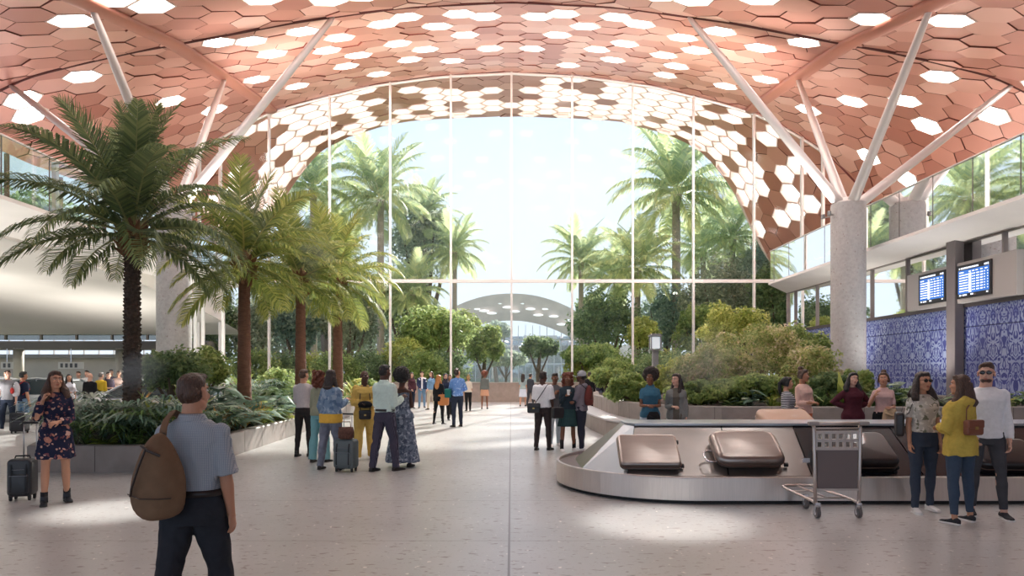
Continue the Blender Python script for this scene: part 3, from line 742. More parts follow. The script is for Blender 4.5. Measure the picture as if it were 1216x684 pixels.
# ---- planters
soilM = M('planting_soil', (62,50,42), .95, var=.3, scale=12, bump=.4)
planterM = M('planter_stone', (138,130,124), .55, var=.14, scale=3.5, bump=.08)
capM = M('planter_cap', (160,152,146), .45, var=.08, scale=4)
def offset_poly(poly, d):
    n = len(poly); out = []
    for i in range(n):
        p0 = Vector(poly[i-1]); p1 = Vector(poly[i]); p2 = Vector(poly[(i+1)%n])
        a = (p1-p0).normalized(); b = (p2-p1).normalized(); na = Vector((-a.y,a.x)); nb = Vector((-b.y,b.x)); k = (na+nb)
        k = k/max(.4, (1+na.dot(nb))); out.append((p1.x+k.x*d, p1.y+k.y*d))
    return out
def planter(name, poly, h, label, thick=.22, joints=True):
    inner = offset_poly(poly, thick); root = thing(name, label, 'planter', (0,0,0)); n = len(poly)
    m = MB(); rings = []
    for (q, z) in ((poly,0.0),(poly,h-.02),(offset_poly(poly,.02),h),(offset_poly(inner,-.02),h),(inner,h-.02),(inner,h-.2)): rings.append([Vector((a,b,z)) for a,b in q])
    m.loft(rings, cap=False); m.build('stone_wall', planterM, root)
    MB().prism(offset_poly(poly, thick*.8), h-.16, h-.07).build('soil', soilM, root)
    jm = MB()
    for i in range(n):
        a = Vector(poly[i]); b = Vector(poly[(i+1)%n]); L = (b-a).length
        if L < 1: continue
        d = (b-a)/L; nn = Vector((d.y,-d.x)); k = 1
        while k*1.15 < L: p = a+d*(k*1.15); jm.obox((p.x+nn.x*.0005, p.y+nn.y*.0005, h/2), .012, .004, h*.96, Matrix.Rotation(math.atan2(d.y,d.x),3,'Z')); k += 1
    if jm.n: jm.build('joint', M('stone_joint', (86,78,74), .8), root)
    # dark shadow gap plinth
    return root
PL = [(-8.2,11.55),(-5.7,11.55),(-5.55,12.2),(-5.75,16.4),(-6.0,22),(-6.35,30),(-6.6,36.5),(-15.2,36.5),(-15.2,23),(-13.0,19),(-9.2,13.6)]
planter('stone_planter', PL, .46, 'long low grey stone planter holding the four palms')
PR = [(2.95,24.5),(2.95,20.5),(3.15,18.2),(3.8,16.6),(4.9,15.9),(7,15.75),(15.05,15.75),(15.05,37.2),(4.4,37.2),(3.6,30)]
planter('stone_planter', PR, .9, 'high pale stone planter full of flowering shrubs behind the baggage carousel')
bp = [(2.35,24.8),(2.35,20.3),(2.5,17.9),(3.2,15.9),(4.5,15.1),(6,15.05),(6,15.73),(4.9,15.88),(3.78,16.58),(3.13,18.18),(2.93,20.5),(2.93,24.8)]
bn = thing('stone_bench', 'curved stone bench ledge wrapping the corner of the high pale stone planter', 'bench', (0,0,0))
MB().prism(bp, 0, .42).build('base', planterM, bn, bevel=.01); MB().prism(offset_poly(bp,-.02), .422, .47).build('seat_slab', M('bench_top', (186,184,186), .35, var=.05, scale=4), bn, bevel=.012)
# ---- small plants
def blade_plant(seed, n, L, w, spread, arch, key, mat):
    rs = np.random.RandomState(seed); a = rs.uniform(0, 2*np.pi, n); e = np.radians(rs.uniform(spread[0], spread[1], n))
    d1 = np.stack([np.cos(a)*np.cos(e), np.sin(a)*np.cos(e), np.sin(e)], 1); l = L*rs.uniform(.7,1.15,n)
    d2 = unit(d1 + np.stack([np.cos(a)*arch, np.sin(a)*arch, -np.full(n,arch)], 1)); sd = unit(np.cross(d1, [0,0,1.]))
    base = d1*.03
    V = strip_quads(base, d1, l*.55, d2, l*.5, sd, np.full(n, w)*rs.uniform(.7,1.2,n), .15)
    return quads_mesh(key, V, mat, np.tile(rs.rand(n), 2))
def fan_plant(seed, nst, mat, L=.62, fr=.42, nb=14, w=.034):
    rs = np.random.RandomState(seed); Vs = []; T = []
    for i in range(nst):
        a = i*2.4+rs.uniform(-.3,.3); e = math.radians(rs.uniform(30,80)); l = L*rs.uniform(.6,1.1)
        d = np.array([math.cos(a)*math.cos(e), math.sin(a)*math.cos(e), math.sin(e)]); tip = d*l; sd = np.cross(d,[0,0,1.]); sd /= np.linalg.norm(sd)
        Vs.append(np.array([[-sd*.006, sd*.006, tip+sd*.005, tip-sd*.005]])); T.append([.3])
        out = np.array([math.cos(a), math.sin(a), .25]); out /= np.linalg.norm(out)
        ph = np.linspace(-2.3, 2.3, nb); D = unit(np.cos(ph)[:,None]*out + np.sin(ph)[:,None]*sd + np.array([0,0,.1])); ln = fr*(.75+.25*np.cos(ph))*rs.uniform(.85,1.1,nb)
        D2 = unit(D + np.array([0,0,-.75])); up = np.array([0,0,1.]); S = unit(np.cross(D, up))
        Vs.append(strip_quads(np.tile(tip,(nb,1)), D, ln*.6, D2, ln*.45, S, np.full(nb,w), .3)); T.append(np.tile(rs.rand(nb)*.6+.3*rs.rand(),2))
    return quads_mesh('fan_plant', np.concatenate(Vs), mat, np.concatenate(T))
def broad_plant(seed, n, mat, L=.5, lw=.24, ll=.38):
    rs = np.random.RandomState(seed); Vs = []; T = []
    for i in range(n):
        a = i*2.4+rs.uniform(-.4,.4); e = math.radians(rs.uniform(25,82)); l = L*rs.uniform(.5,1.15)
        d = np.array([math.cos(a)*math.cos(e), math.sin(a)*math.cos(e), math.sin(e)]); tip = d*l; sd = np.cross(d,[0,0,1.]); sd /= np.linalg.norm(sd)
        Vs.append(np.array([[-sd*.008, sd*.008, tip+sd*.006, tip-sd*.006]])); T.append(.2)
        o = np.array([math.cos(a), math.sin(a), rs.uniform(-.2,.5)]); o /= np.linalg.norm(o); k = rs.uniform(.7,1.2); W = lw*k; H = ll*k; dn = np.array([0,0,-.12*k])
        tv = rs.rand()
        p = [tip-o*H*.15, tip+sd*W*.5-dn*.3+o*H*.15, tip+o*H*.5, tip-sd*W*.5-dn*.3+o*H*.15]; Vs.append(np.array([p])); T.append(tv)
        p = [tip+o*H*.5, tip+sd*W*.5-dn*.3+o*H*.15, tip+sd*W*.32+o*H*.6+dn*.3, tip+o*H+dn]; Vs.append(np.array([p])); T.append(tv)
        p = [tip+o*H*.5, tip+o*H+dn, tip-sd*W*.32+o*H*.6+dn*.3, tip-sd*W*.5-dn*.3+o*H*.15]; Vs.append(np.array([p])); T.append(tv)
    return quads_mesh('broad_plant', np.concatenate(Vs), mat, np.array(T))
def fern_mesh(seed, n, mat, L=.6):
    rs = np.random.RandomState(seed); Vs = []; T = []
    for i in range(n):
        a = i*2.4+rs.uniform(-.3,.3); th0 = math.radians(rs.uniform(35,80)); K = 12; t = np.linspace(0,1,K+1); th = th0-1.5*t; l = L*rs.uniform(.7,1.15)
        r = np.concatenate([[0],np.cumsum(np.cos(th[:-1])*l/K)]); z = np.concatenate([[0],np.cumsum(np.sin(th[:-1])*l/K)])
        N = 13; tt = np.repeat(np.linspace(.15,1,N),2); sg = np.tile([1.,-1.],N); rr = np.interp(tt,t,r); zz = np.interp(tt,t,z)
        R = np.array([math.cos(a),math.sin(a),0]); S = np.array([-math.sin(a),math.cos(a),0]); base = rr[:,None]*R + zz[:,None]*np.array([0,0,1.])
        D = unit(sg[:,None]*S + .5*R + np.array([0,0,-.15])); ln = .17*l/.6*np.sin(np.pi*np.clip(tt,.05,.97))**.6
        Vs.append(strip_quads(base, D, ln*.5, unit(D+np.array([0,0,-.3])), ln*.5, np.tile(R,(2*N,1)), np.full(2*N,.035), .2)); T.append(np.full(4*N, rs.rand()))
    return quads_mesh('fern_fronds', np.concatenate(Vs), mat, np.concatenate(T))
PG = ramp_mat('plant_green', [(52,78,46),(78,108,58),(108,138,74),(148,168,98)], rough=.35, trans=.2, spec=.5)
PB = ramp_mat('plant_bluegreen', [(60,88,72),(88,118,98),(122,148,126),(164,180,152)], rough=.3, trans=.15, spec=.5)
PY = ramp_mat('plant_lime', [(84,108,42),(118,140,50),(156,170,66),(190,194,96)], rough=.4, trans=.3)
PO = ramp_mat('plant_orange', [(150,104,44),(192,128,48),(212,150,70),(176,160,70)], rough=.45, trans=.3)
PROTO = {
 'fan': ([fan_plant(1,12,PB), fan_plant(2,11,PG)], 'fan_palm_plant', 'fan leaved plant', 'fanned_leaves'),
 'fern': ([fern_mesh(3,26,PG), fern_mesh(4,24,PY)], 'fern', 'fern', 'fern_fronds'),
 'broad': ([broad_plant(5,26,PB), broad_plant(6,24,PG)], 'broad_leaf_plant', 'broad leaved plant', 'broad_leaves'),
 'grass': ([blade_plant(7,70,.62,.03,(35,85),.6,'blade_leaves',PG), blade_plant(8,60,.6,.03,(35,85),.6,'blade_leaves',PY)], 'strap_leaf_plant', 'strap leaved plant', 'strap_leaves'),
 'orange': ([blade_plant(9,46,.5,.035,(40,88),.35,'orange_leaves',PO)], 'orange_leaf_plant', 'orange leaved plant', 'orange_leaves'),
 'lime': ([blade_plant(10,16,.95,.11,(45,85),.4,'banana_leaves',PY)], 'tall_leaf_plant', 'tall leaved plant', 'tall_leaves'),
}
def stem_mesh():
    return MB().tube([(0,0,-.04),(0,0,.05),(0,0,.1)], [.03,.025,.01], 8).mesh('stem_base', M('stem_green', (84,92,56), .7))
STEM = stem_mesh()
def plant(kind, x, y, z, s, var=0, lab=None, grp=None, rz=None):
    meshes, nm, cat, pn = PROTO[kind]
    root = thing(nm, lab, cat, (x,y,z), rng.uniform(0,6.28) if rz is None else rz, grp)
    root.scale = (s,s,s)
    link(pn, meshes[var % len(meshes)], root); link('stem', STEM, root)
    return root
DL = {'fan':'fan shaped spiky plant growing among others in the {}','fern':'feathery green fern growing low in the {}','broad':'broad glossy leaved plant growing in the {}','grass':'tuft of long arching strap leaves in the {}','orange':'plant with upright orange leaves in the {}','lime':'tall bright lime leaved plant standing above others in the {}'}
GN = {'fan':'fan leaved plants','fern':'ferns','broad':'broad leaved plants','grass':'strap leaved plants','orange':'orange leaved plants','lime':'tall lime leaved plants'}
def inpoly(p, poly):
    c = False; n = len(poly)
    for i in range(n):
        (x1,y1),(x2,y2) = poly[i], poly[(i+1)%n]
        if (y1 > p[1]) != (y2 > p[1]) and p[0] < (x2-x1)*(p[1]-y1)/(y2-y1)+x1: c = not c
    return c
rp_ = random.Random(42)
PLi = offset_poly(PL, .45); front = []
def put(kind, x, y, s, where='long low stone planter', z=.38, var=None):
    plant(kind, x, y, z, s, rp_.randint(0,1) if var is None else var, DL[kind].format(where), GN[kind]+' in the '+where)
# front edge of the left planter
for i, x in enumerate(np.linspace(-7.7, -6.1, 5)): put('fan', x+rp_.uniform(-.1,.1), 12.0+rp_.uniform(0,.25), rp_.uniform(1.2,1.45), var=i%2 if i else 0)
for i, x in enumerate(np.linspace(-7.5, -6.0, 5)): put(('grass','fern')[i%2], x, 12.0+rp_.uniform(0,.1), .62)
for i in range(120):
    for _ in range(30):
        y = 12.3 + (rp_.random()**1.4)*22; x = rp_.uniform(-14.5,-5.5)
        if inpoly((x,y), PLi) and x > -.32*y-4.6 and all((x-a)**2+(y-b)**2 > (.42+.02*y)**2 for a,b in front): break
    else: continue
    front.append((x,y))
    k = rp_.choices(['fan','fern','broad','grass','lime','orange'], [3,3,4,3,1,0 if y < 13 else 1.4])[0]
    if y < 13.2: k = rp_.choice(['fan','fan','broad'])
    put(k, x, y, rp_.uniform(.85,1.35)*(1+.012*y))
for (px, Y) in ((283,14.2),(310,15.5),(322,16.2),(331,17),(296,15.2)): put('orange', gx(px,Y)-.55, Y+.4, 1.1)
for (px, Y) in ((290,14.6),(300,15.4),(318,16.4),(335,17.8),(345,19),(272,14.0)): put('broad', gx(px,Y)-.35, Y, 1.15, var=0)
for (px, Y) in ((205,13.5),(222,13.8),(192,12.9)): put('lime', gx(px,Y), Y, 1.05)
# leafy shrubs in the middle of the left planter
for i, (px, py, r, rz, Y, key, lab) in enumerate([(205,440,.9,.7,16.5,'dark','dark feathery shrub in the low planter between the date palm and the round column'),(240,436,.9,.75,19,'mid','green shrub in the low planter just right of the round column'),
      (440,462,.6,.5,27,'mid','small rounded shrub at the foot of the farthest planter palm'),(330,452,1.0,.7,27,'mid','green shrub behind the second slim palm in the low planter'),(378,458,.8,.7,31,'dark','dark shrub in the low planter between two slim palms'),(425,462,.6,.6,33,'yellow','yellowish shrub at the far end of the low planter')]):
    tree(gx(px,Y), Y, gz(py,Y)-.1, r, r, rz, key, 3500, .12, lab, 'shrubs in the long low planter', 300+i, z0=.38, name='shrub', cat='shrub', trunk=True)
# right planter: flowering shrubs
RS = [(905,430,66,52,20.5,'blossom','largest flowering shrub in the high planter, beside the round column'),(850,445,52,40,19,'blossom','pinkish flowering shrub behind the two women at the planter'),(940,425,48,46,23,'mid','green shrub against the start of the blue patterned wall'),
      (870,400,48,46,27,'yellow','tall yellow green shrub rising at the back of the high planter'),(800,455,36,28,19.5,'yellow','yellowish shrub above the head of the woman in grey'),(748,466,30,26,19,'mid','bright leafy shrub at the corner of the high planter'),
      (890,465,55,22,17.3,'mid','low green hedge shrub along the front of the high planter'),(825,470,45,18,17,'mid','low leafy shrub along the planter front behind the suitcases'),(965,450,40,42,18,'blossom','flowering shrub behind the woman in the striped top'),(990,468,34,26,17,'dark','dark leafy shrub behind the woman in the maroon dress'),
      (730,445,34,22,33,'mid','clipped hedge shrub at the far end of the high planter'),(790,440,42,26,31,'dark','dark shrub behind the lantern post'),(1060,475,34,16,17,'dark','low dark shrub at the foot of the blue patterned wall'),(720,452,20,16,26,'mid','small round shrub near the narrow end of the high planter'),(1015,462,26,24,19,'mid','green shrub in front of the round column base')]
for i, (px, py, rx, rz, Y, key, lab) in enumerate(RS):
    s = F/Y; n = 9000 if rx > 42 else 5000
    tree(gx(px,Y), Y, gz(py,Y), rx/s, rx/s*.8, rz/s, key, n, .10 if key=='blossom' else .12, lab, 'shrubs in the high stone planter', 400+i, z0=.82, name='flowering_shrub' if key=='blossom' else 'shrub', cat='shrub', clusters=60, spread=.26)
for i in range(22):
    x = lerp(5.2, 14.6, (i+.5)/22); put(('fern','broad','grass')[i%3], x, 16.4+rp_.uniform(0,.4), .8, 'high stone planter', z=.8)
for (px,Y,k) in ((1000,16.6,'lime'),(1062,16.6,'fern'),(1070,16.8,'broad'),(1078,16.9,'fern')): put(k, gx(px,Y), Y, 1.1, 'high stone planter', z=.8)
# hedges outside: many small shrubs along the glass
for i in range(14):
    px = [300,334,368,402,436,468,498,528,700,730,760,794,828,864][i]; Y = 42+ (i%3)*1.2
    tree(gx(px,Y), Y, 1.5, 1.9, 1.2, 1.8, ('mid','dark','yellow')[i%3], 5000, .18, 'rounded garden shrub just outside the glass wall', 'garden shrubs along the outside of the glass wall', 500+i, name='shrub', cat='shrub', trunk=True)
for i, px in enumerate((440,405,370,335,860,895,930,965)):
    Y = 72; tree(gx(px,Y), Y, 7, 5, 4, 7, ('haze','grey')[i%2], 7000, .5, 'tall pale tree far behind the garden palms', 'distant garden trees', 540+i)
# lantern
ln = thing('garden_lantern', 'grey lantern on a square post standing in the high planter', 'lamp', (gx(778,21),21,.8))
hz = gz(415,21)-.8; MB().box(-.09,.09,-.09,.09,0,hz).build('post', M('lantern_grey', (150,148,150), .5), ln, bevel=.01)
l_ = MB()
for a in range(4): 
    c_ = math.cos(a*PI/2+PI/4)*.17*1.2; s_ = math.sin(a*PI/2+PI/4)*.17*1.2; l_.box(c_-.015,c_+.015,s_-.015,s_+.015,hz,hz+.42)
l_.box(-.18,.18,-.18,.18,hz+.4,hz+.44); l_.box(-.14,.14,-.14,.14,hz+.44,hz+.48); l_.box(-.18,.18,-.18,.18,hz-.03,hz)
l_.build('lantern_frame', M('lantern_grey', (150,148,150), .5), ln); MB().box(-.12,.12,-.12,.12,hz+.03,hz+.38).build('lamp_glass', M('lantern_white', (225,230,235), .3, emit=(225,232,240), es=.3), ln)
# ================================================================= arched building beyond
AB = thing('arched_building', 'distant building with a broad arched canopy over a glazed front beyond the garden', 'building', (0,0,0))
Y = 120.0; outer = []; inner = []
for k in range(41):
    t = k/40*2-1; px = 607+t*118
    yo = 350 + 52*(abs(t)**2.1); yi = 380 + 40*(abs(t)**2.0)
    outer.append((gx(px,Y), gz(yo,Y))); inner.append((gx(607+t*100,Y), gz(yi,Y)))
m = MB(); rings = []
for (a, b) in zip(outer, inner):
    rings.append([Vector((a[0], Y-2, a[1])), Vector((a[0], Y+10, a[1]+1)), Vector((b[0], Y+10, b[1]+.8)), Vector((b[0], Y+1.5, b[1]))])
m.loft(rings); m.build('arched_canopy', M('far_canopy', (206,186,172), .6, var=.1, scale=.8), AB)
s_ = MB()
for k in range(16):
    t = -1+2*(k+.5)/16; px = 607+t*74; py = 365+ 46*(abs(t*.72)**2.05) + (k%3-1)*5
    s_.ell((gx(px,Y-1), Y-.3, gz(py,Y)), (.9,.6,.22), n=8, m=5)
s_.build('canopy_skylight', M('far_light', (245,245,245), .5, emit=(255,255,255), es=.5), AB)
MB().box(-13,13,Y+4,Y+4.2,0,gz(398,Y)).build('glazed_front', glass('far_glass', (170,196,206), .9, .25), AB)
fm = MB()
for x in np.arange(-13,13.1,1.3): fm.box(x-.05,x+.05,Y+3.8,Y+4,0,gz(385,Y))
for py in (402,416,432): fm.box(-13,13,Y+3.8,Y+4,gz(py,Y)-.15,gz(py,Y)+.15)
fm.build('facade_frame', M('far_frame', (200,204,206), .5), AB)
bl_ = MB(); bl_.box(gx(622,Y),gx(662,Y),Y+1,Y+3.5,gz(402,Y),gz(398,Y)); bl_.box(gx(545,Y),gx(610,Y),Y+1,Y+3.5,gz(412,Y),gz(409,Y)); bl_.box(-13,13,Y+6,Y+8,0,gz(430,Y)); bl_.build('balcony_slab', M('far_slab', (222,218,214), .6), AB)
MB().box(-30,30,Y+14,Y+14.5,0,7.0).build('rear_wall', M('far_rear', (196,184,170), .8), AB)
# ================================================================= baggage carousel
steel = M('brushed_steel', (206,198,192), .30, metal=.85, var=.05, scale=3, stretch=(30,30,1))
steelB = M('bright_steel', (216,216,220), .2, metal=.9)
beltM = M('belt_dark', (92,78,72), .4, metal=.4)
slopeM = M('slope_bronze', (150,144,140), .28, metal=.85, var=.08, scale=2)
slopeD = M('slope_black', (38,36,40), .22, spec=.6)
bc = thing('baggage_carousel', 'oval steel baggage carousel with sloping centre panels on the terrazzo floor', 'baggage carousel', (2.45, 10.5, 0))
def stadium(r, n=32, xe=10.0):
    P = [(xe, -r)]
    for k in range(n+1):
        a = -PI/2 - PI*k/n; P.append((r*math.cos(a), r*math.sin(a)))
    P += [(xe, r)]
    for k in range(1, n): 
        a = PI/2 - PI*k/n; P.append((xe + r*math.cos(a), r*math.sin(a)))
    return P
def ring(rs):
    return [[Vector((x,y,z)) for x,y in stadium(r)] for r, z in rs]
MB().loft(ring([(1.68,0),(1.68,.06)])).build('plinth', M('plinth_black', (24,22,22), .6), bc)
MB().loft(ring([(1.75,.05),(1.75,.335),(1.745,.35),(1.71,.352),(1.705,.30)]), cap=False).build('outer_skirt', steel, bc, smooth=False)
MB().loft(ring([(1.75,.05),(1.60,.05)]), cap=False).build('skirt_underside', M('plinth_black', (24,22,22), .6), bc)
MB().loft(ring([(1.705,.31),(.9,.27)]), cap=False).build('conveyor_belt', beltM, bc)
base = [(-.87,-1.2),(-1.45,-.58),(-1.45,.58),(-.87,1.2),(10.9,1.2),(10.9,-1.2)]; top = [(-.62,-.36),(-.74,-.16),(-.74,.16),(-.62,.36),(10.3,.36),(10.3,-.36)]
zb, zt = .27, .915
def quad(a, b, c, d, mat, name, off=0.0):
    return MB().add([a,b,c,d],[(0,1,2,3)]).build(name, mat, bc)
B3 = [Vector((x,y,zb)) for x,y in base]; T3 = [Vector((x,y,zt)) for x,y in top]
# front slope in panels with a small step at every joint
cuts = [0, .118, .215, .345, .48, .62, .76, .9, 1.0]
F0, F1, G0, G1 = B3[0], B3[5], T3[0], T3[5]
for k in range(len(cuts)-1):
    a, b = cuts[k]+.0008, cuts[k+1]-.0008
    quad(F0.lerp(F1,a), F0.lerp(F1,b), G0.lerp(G1,b), G0.lerp(G1,a), slopeM if k < 2 else slopeD, 'slope_panel')
F0, F1, G0, G1 = B3[3], B3[4], T3[3], T3[4]
for k in range(len(cuts)-1):
    a, b = cuts[k]+.0008, cuts[k+1]-.0008
    quad(F0.lerp(F1,b), F0.lerp(F1,a), G0.lerp(G1,a), G0.lerp(G1,b), slopeM if k < 2 else slopeD, 'slope_panel')
for i in range(3): quad(B3[i+1], B3[i], T3[i], T3[i+1], M('slope_edge', (150,158,164), .3, metal=.7) if i != 1 else slopeM, 'end_panel')
quad(B3[5], B3[4], T3[4], T3[5], slopeD, 'end_panel')
m = MB(); m.loft([[Vector((x*1.0,y*1.12,zt-.012)) for x,y in top],[Vector((x*1.0,y*1.12,zt+.03)) for x,y in top]]); m.build('ridge_top', M('ridge_steel', (176,182,190), .3, metal=.7), bc, bevel=.01)
seam = MB(); 
for x in (2.4, 4.6, 7.0): seam.tube([(x,-1.18,.285),(x+.0,-.40,.885)], .006, 6)
seam.build('slope_seam', M('seam_line', (70,64,62), .4, metal=.5), bc)
MB().box(1.62,1.72,-.98,-.94,.40,.50).build('inspection_plate', steelB, bc)
# inner dark core
MB().loft([[Vector((x*.97,y*.95,zb-.1)) for x,y in base],[Vector((x*.97,y*.9,zt-.03)) for x,y in top]]).build('core', M('plinth_black', (24,22,22), .6), bc)
# ---- suitcases
def rbox(sx, sy, sz, r, n=6, squash=1.0):
    """rounded box as loft of rounded rectangles"""
    def rr(w, h, rad):
        pts = []
        for cx, cy, a0 in ((w/2-rad, h/2-rad, 0),(-w/2+rad, h/2-rad, PI/2),(-w/2+rad,-h/2+rad,PI),(w/2-rad,-h/2+rad,3*PI/2)):
            for k in range(n+1): a = a0+PI/2*k/n; pts.append((cx+rad*math.cos(a), cy+rad*math.sin(a)))
        return pts
    rings = []; e = min(r*.6, sz/2*.95)
    for k in range(5):
        a = PI/2*k/4; ins = e*(1-math.sin(a)); z = -sz/2 + e*(1-math.cos(a)); rings.append([Vector((x,y,z)) for x,y in rr(sx-2*ins, sy-2*ins, max(.005, r-ins*.8))])
    for k in range(5):
        a = PI/2*k/4; ins = e*(1-math.cos(a)); z = sz/2 - e*(1-math.sin(a)); rings.append([Vector((x,y,z)) for x,y in rr(sx-2*ins, sy-2*ins, max(.005, r-ins*.8))])
    return rings
def lying_case(label, loc, rot, sx, sy, sz, mat, r=.08, handle='side', hm=None, ribs=True):
    root = thing('suitcase', label, 'suitcase', loc, 0); root.rotation_euler = rot
    MB().loft(rbox(sx,sy,sz,r)).build('shell', mat, root, smooth=True)
    m = MB(); n = 40; pts = [Vector((p.x*1.004, p.y*1.004, .0)) for p in rbox(sx,sy,sz,r)[5]]
    m.tube(pts+[pts[0]], .007, 6); m.build('zipper', M('case_trim', (120,104,94), .3, metal=.6), root)
    if handle:
        h = MB(); x0 = -sx/2
        if handle == 'loop': P = [(x0+.01,-sy*.06,0),(x0-.09,-sy*.06,0),(x0-.13,-sy*.10,0),(x0-.15,-sy*.2,0),(x0-.13,-sy*.34,0),(x0-.09,-sy*.38,0),(x0+.01,-sy*.38,0)]
        else: P = [(x0+.01,.12,0),(x0-.03,.10,0),(x0-.035,0,0),(x0-.03,-.10,0),(x0+.01,-.12,0)]
        h.tube(P, .013, 8); h.build('handle', hm or steelB, root, smooth=True)
    for sy_ in (-1,1): MB().tube([(sx/2-.005,sy_*sy*.38,-sz*.3),(sx/2+.04,sy_*sy*.38,-sz*.3)], .03, 10).build('wheel', M('rubber_black', (28,28,30), .6), root)
    return root
caseB = M('case_bronze', (158,148,142), .3, metal=.8, var=.06, scale=2, stretch=(1,8,1)); caseT = M('case_tan', (186,152,128), .45, coat=.2); caseBk = M('case_black', (26,25,28), .35, coat=.3)
sa = math.atan2(.645, .84)
def onslope(px, py, lift):
    # point where the sight line meets the front slope, lifted off along its normal
    for k in range(400):
        Y = 9.2 + k*.005; z = gz(py, Y); s_ = .27 + (Y-9.3)/.84*.645
        if z <= s_: break
    return Vector((gx(px,Y), Y, s_)) + Vector((0,-math.sin(sa),math.cos(sa)))*lift
lying_case('square bronze suitcase lying on the carousel slope at its rounded end', onslope(769,541,.075), (sa,0,math.radians(-2)), .84, .62, .13, caseB, .07, None)
lying_case('large rounded bronze suitcase with a loop handle lying on the carousel slope', onslope(884,540,.11), (sa,0,math.radians(1)), .96, .66, .20, caseB, .17, 'loop')
lying_case('black suitcase lying on the dark carousel slope behind the luggage trolley', onslope(1012,545,.13), (sa,0,math.radians(3)), .98, .62, .24, caseBk, .1, 'side', M('black_plastic', (30,30,32), .4))
lying_case('black bag lying on the carousel slope behind the man in the white shirt', onslope(1185,548,.11), (sa,0,math.radians(-5)), .8, .55, .2, caseBk, .1, 'side', M('black_plastic', (30,30,32), .4))
lying_case('tan suitcase on the rear slope of the carousel, its rounded back above the ridge', (2.45+2.02, 10.5+.62, .885), (-sa*.55,0,math.radians(180)), .84, .6, .26, caseT, .12, None)
# ---- luggage trolley
al = M('trolley_metal', (186,176,170), .35, metal=.75); wb = M('rubber_black', (28,28,30), .6)
tr = thing('luggage_trolley', 'empty metal luggage trolley with a grey panel and a slotted top basket', 'trolley', (3.80, 7.95, 0), math.radians(1))
m = MB()
for s in (-1,1): m.tube([(s*.255,0,.16),(s*.262,0,.5),(s*.272,0,1.05),(s*.272,.02,1.08)], .02, 12, up=(1,0,0))
m.build('upright', al, tr, smooth=True)
m = MB(); m.tube([(-.33,0,1.10),(.36,0,1.10)], .022, 12, up=(0,1,0)); m.tube([(-.272,0,1.045),(.272,0,1.045)], .012, 10, up=(0,1,0)); m.build('handlebar', al, tr, smooth=True)
m = MB(); m.box(-.34,-.22,-.03,.03,1.085,1.125); m.box(.25,.37,-.03,.03,1.085,1.125); m.build('handle_grip', M('grip_grey', (150,142,138), .5), tr, bevel=.01)
b = MB()
z0, z1 = .81, 1.0
for z in (z0, (z0+z1)/2, z1): b.box(-.25,.25,-.012,.012,z-.018,z+.018)
for k in range(7): x = -.25+k*.5/6; b.box(x-.016,x+.016,-.012,.012,z0,z1)
b.build('basket_grid', al, tr, bevel=.003)
MB().box(-.235,.235,-.008,.012,.345,.80).build('panel', M('trolley_panel', (112,100,98), .55), tr, bevel=.004)
MB().box(-.26,.26,-.014,.014,.32,.345).build('crossbar', al, tr)
m = MB()
m.tube([(-.255,0,.17),(-.26,.1,.19),(-.35,.55,.24),(-.38,.62,.27),(-.30,.68,.27),(.02,.68,.27),(.08,.6,.25),(.24,.1,.19),(.255,0,.17)], .016, 10); m.tube([(-.33,.45,.23),(.11,.5,.24)], .012, 8); m.tube([(-.29,.2,.2),(.2,.2,.2)], .012, 8); m.tube([(-.15,.0,.25),(-.18,.64,.27)], .01, 8); m.tube([(.05,.0,.25),(-.02,.64,.27)], .01, 8)
m.build('base_frame', al, tr, smooth=True)
for (x,y) in ((-.235,.0),(.25,.0),(-.12,.55)):
    w_ = MB(); w_.tube([(x-.022,y,.065),(x+.022,y,.065)], .062, 20, up=(0,1,0)); 
    o = w_.build('wheel', M('wheel_grey', (96,90,88), .45), tr, smooth=False, bevel=.008)
    h_ = MB(); h_.tube([(x-.028,y,.065),(x+.028,y,.065)], .03, 14, up=(0,1,0)); h_.box(x-.034,x-.028,y-.02,y+.02,.06,.18); h_.box(x+.028,x+.034,y-.02,y+.02,.06,.18); h_.box(x-.034,x+.034,y-.02,y+.02,.15,.18); h_.build('hub', steelB, o)
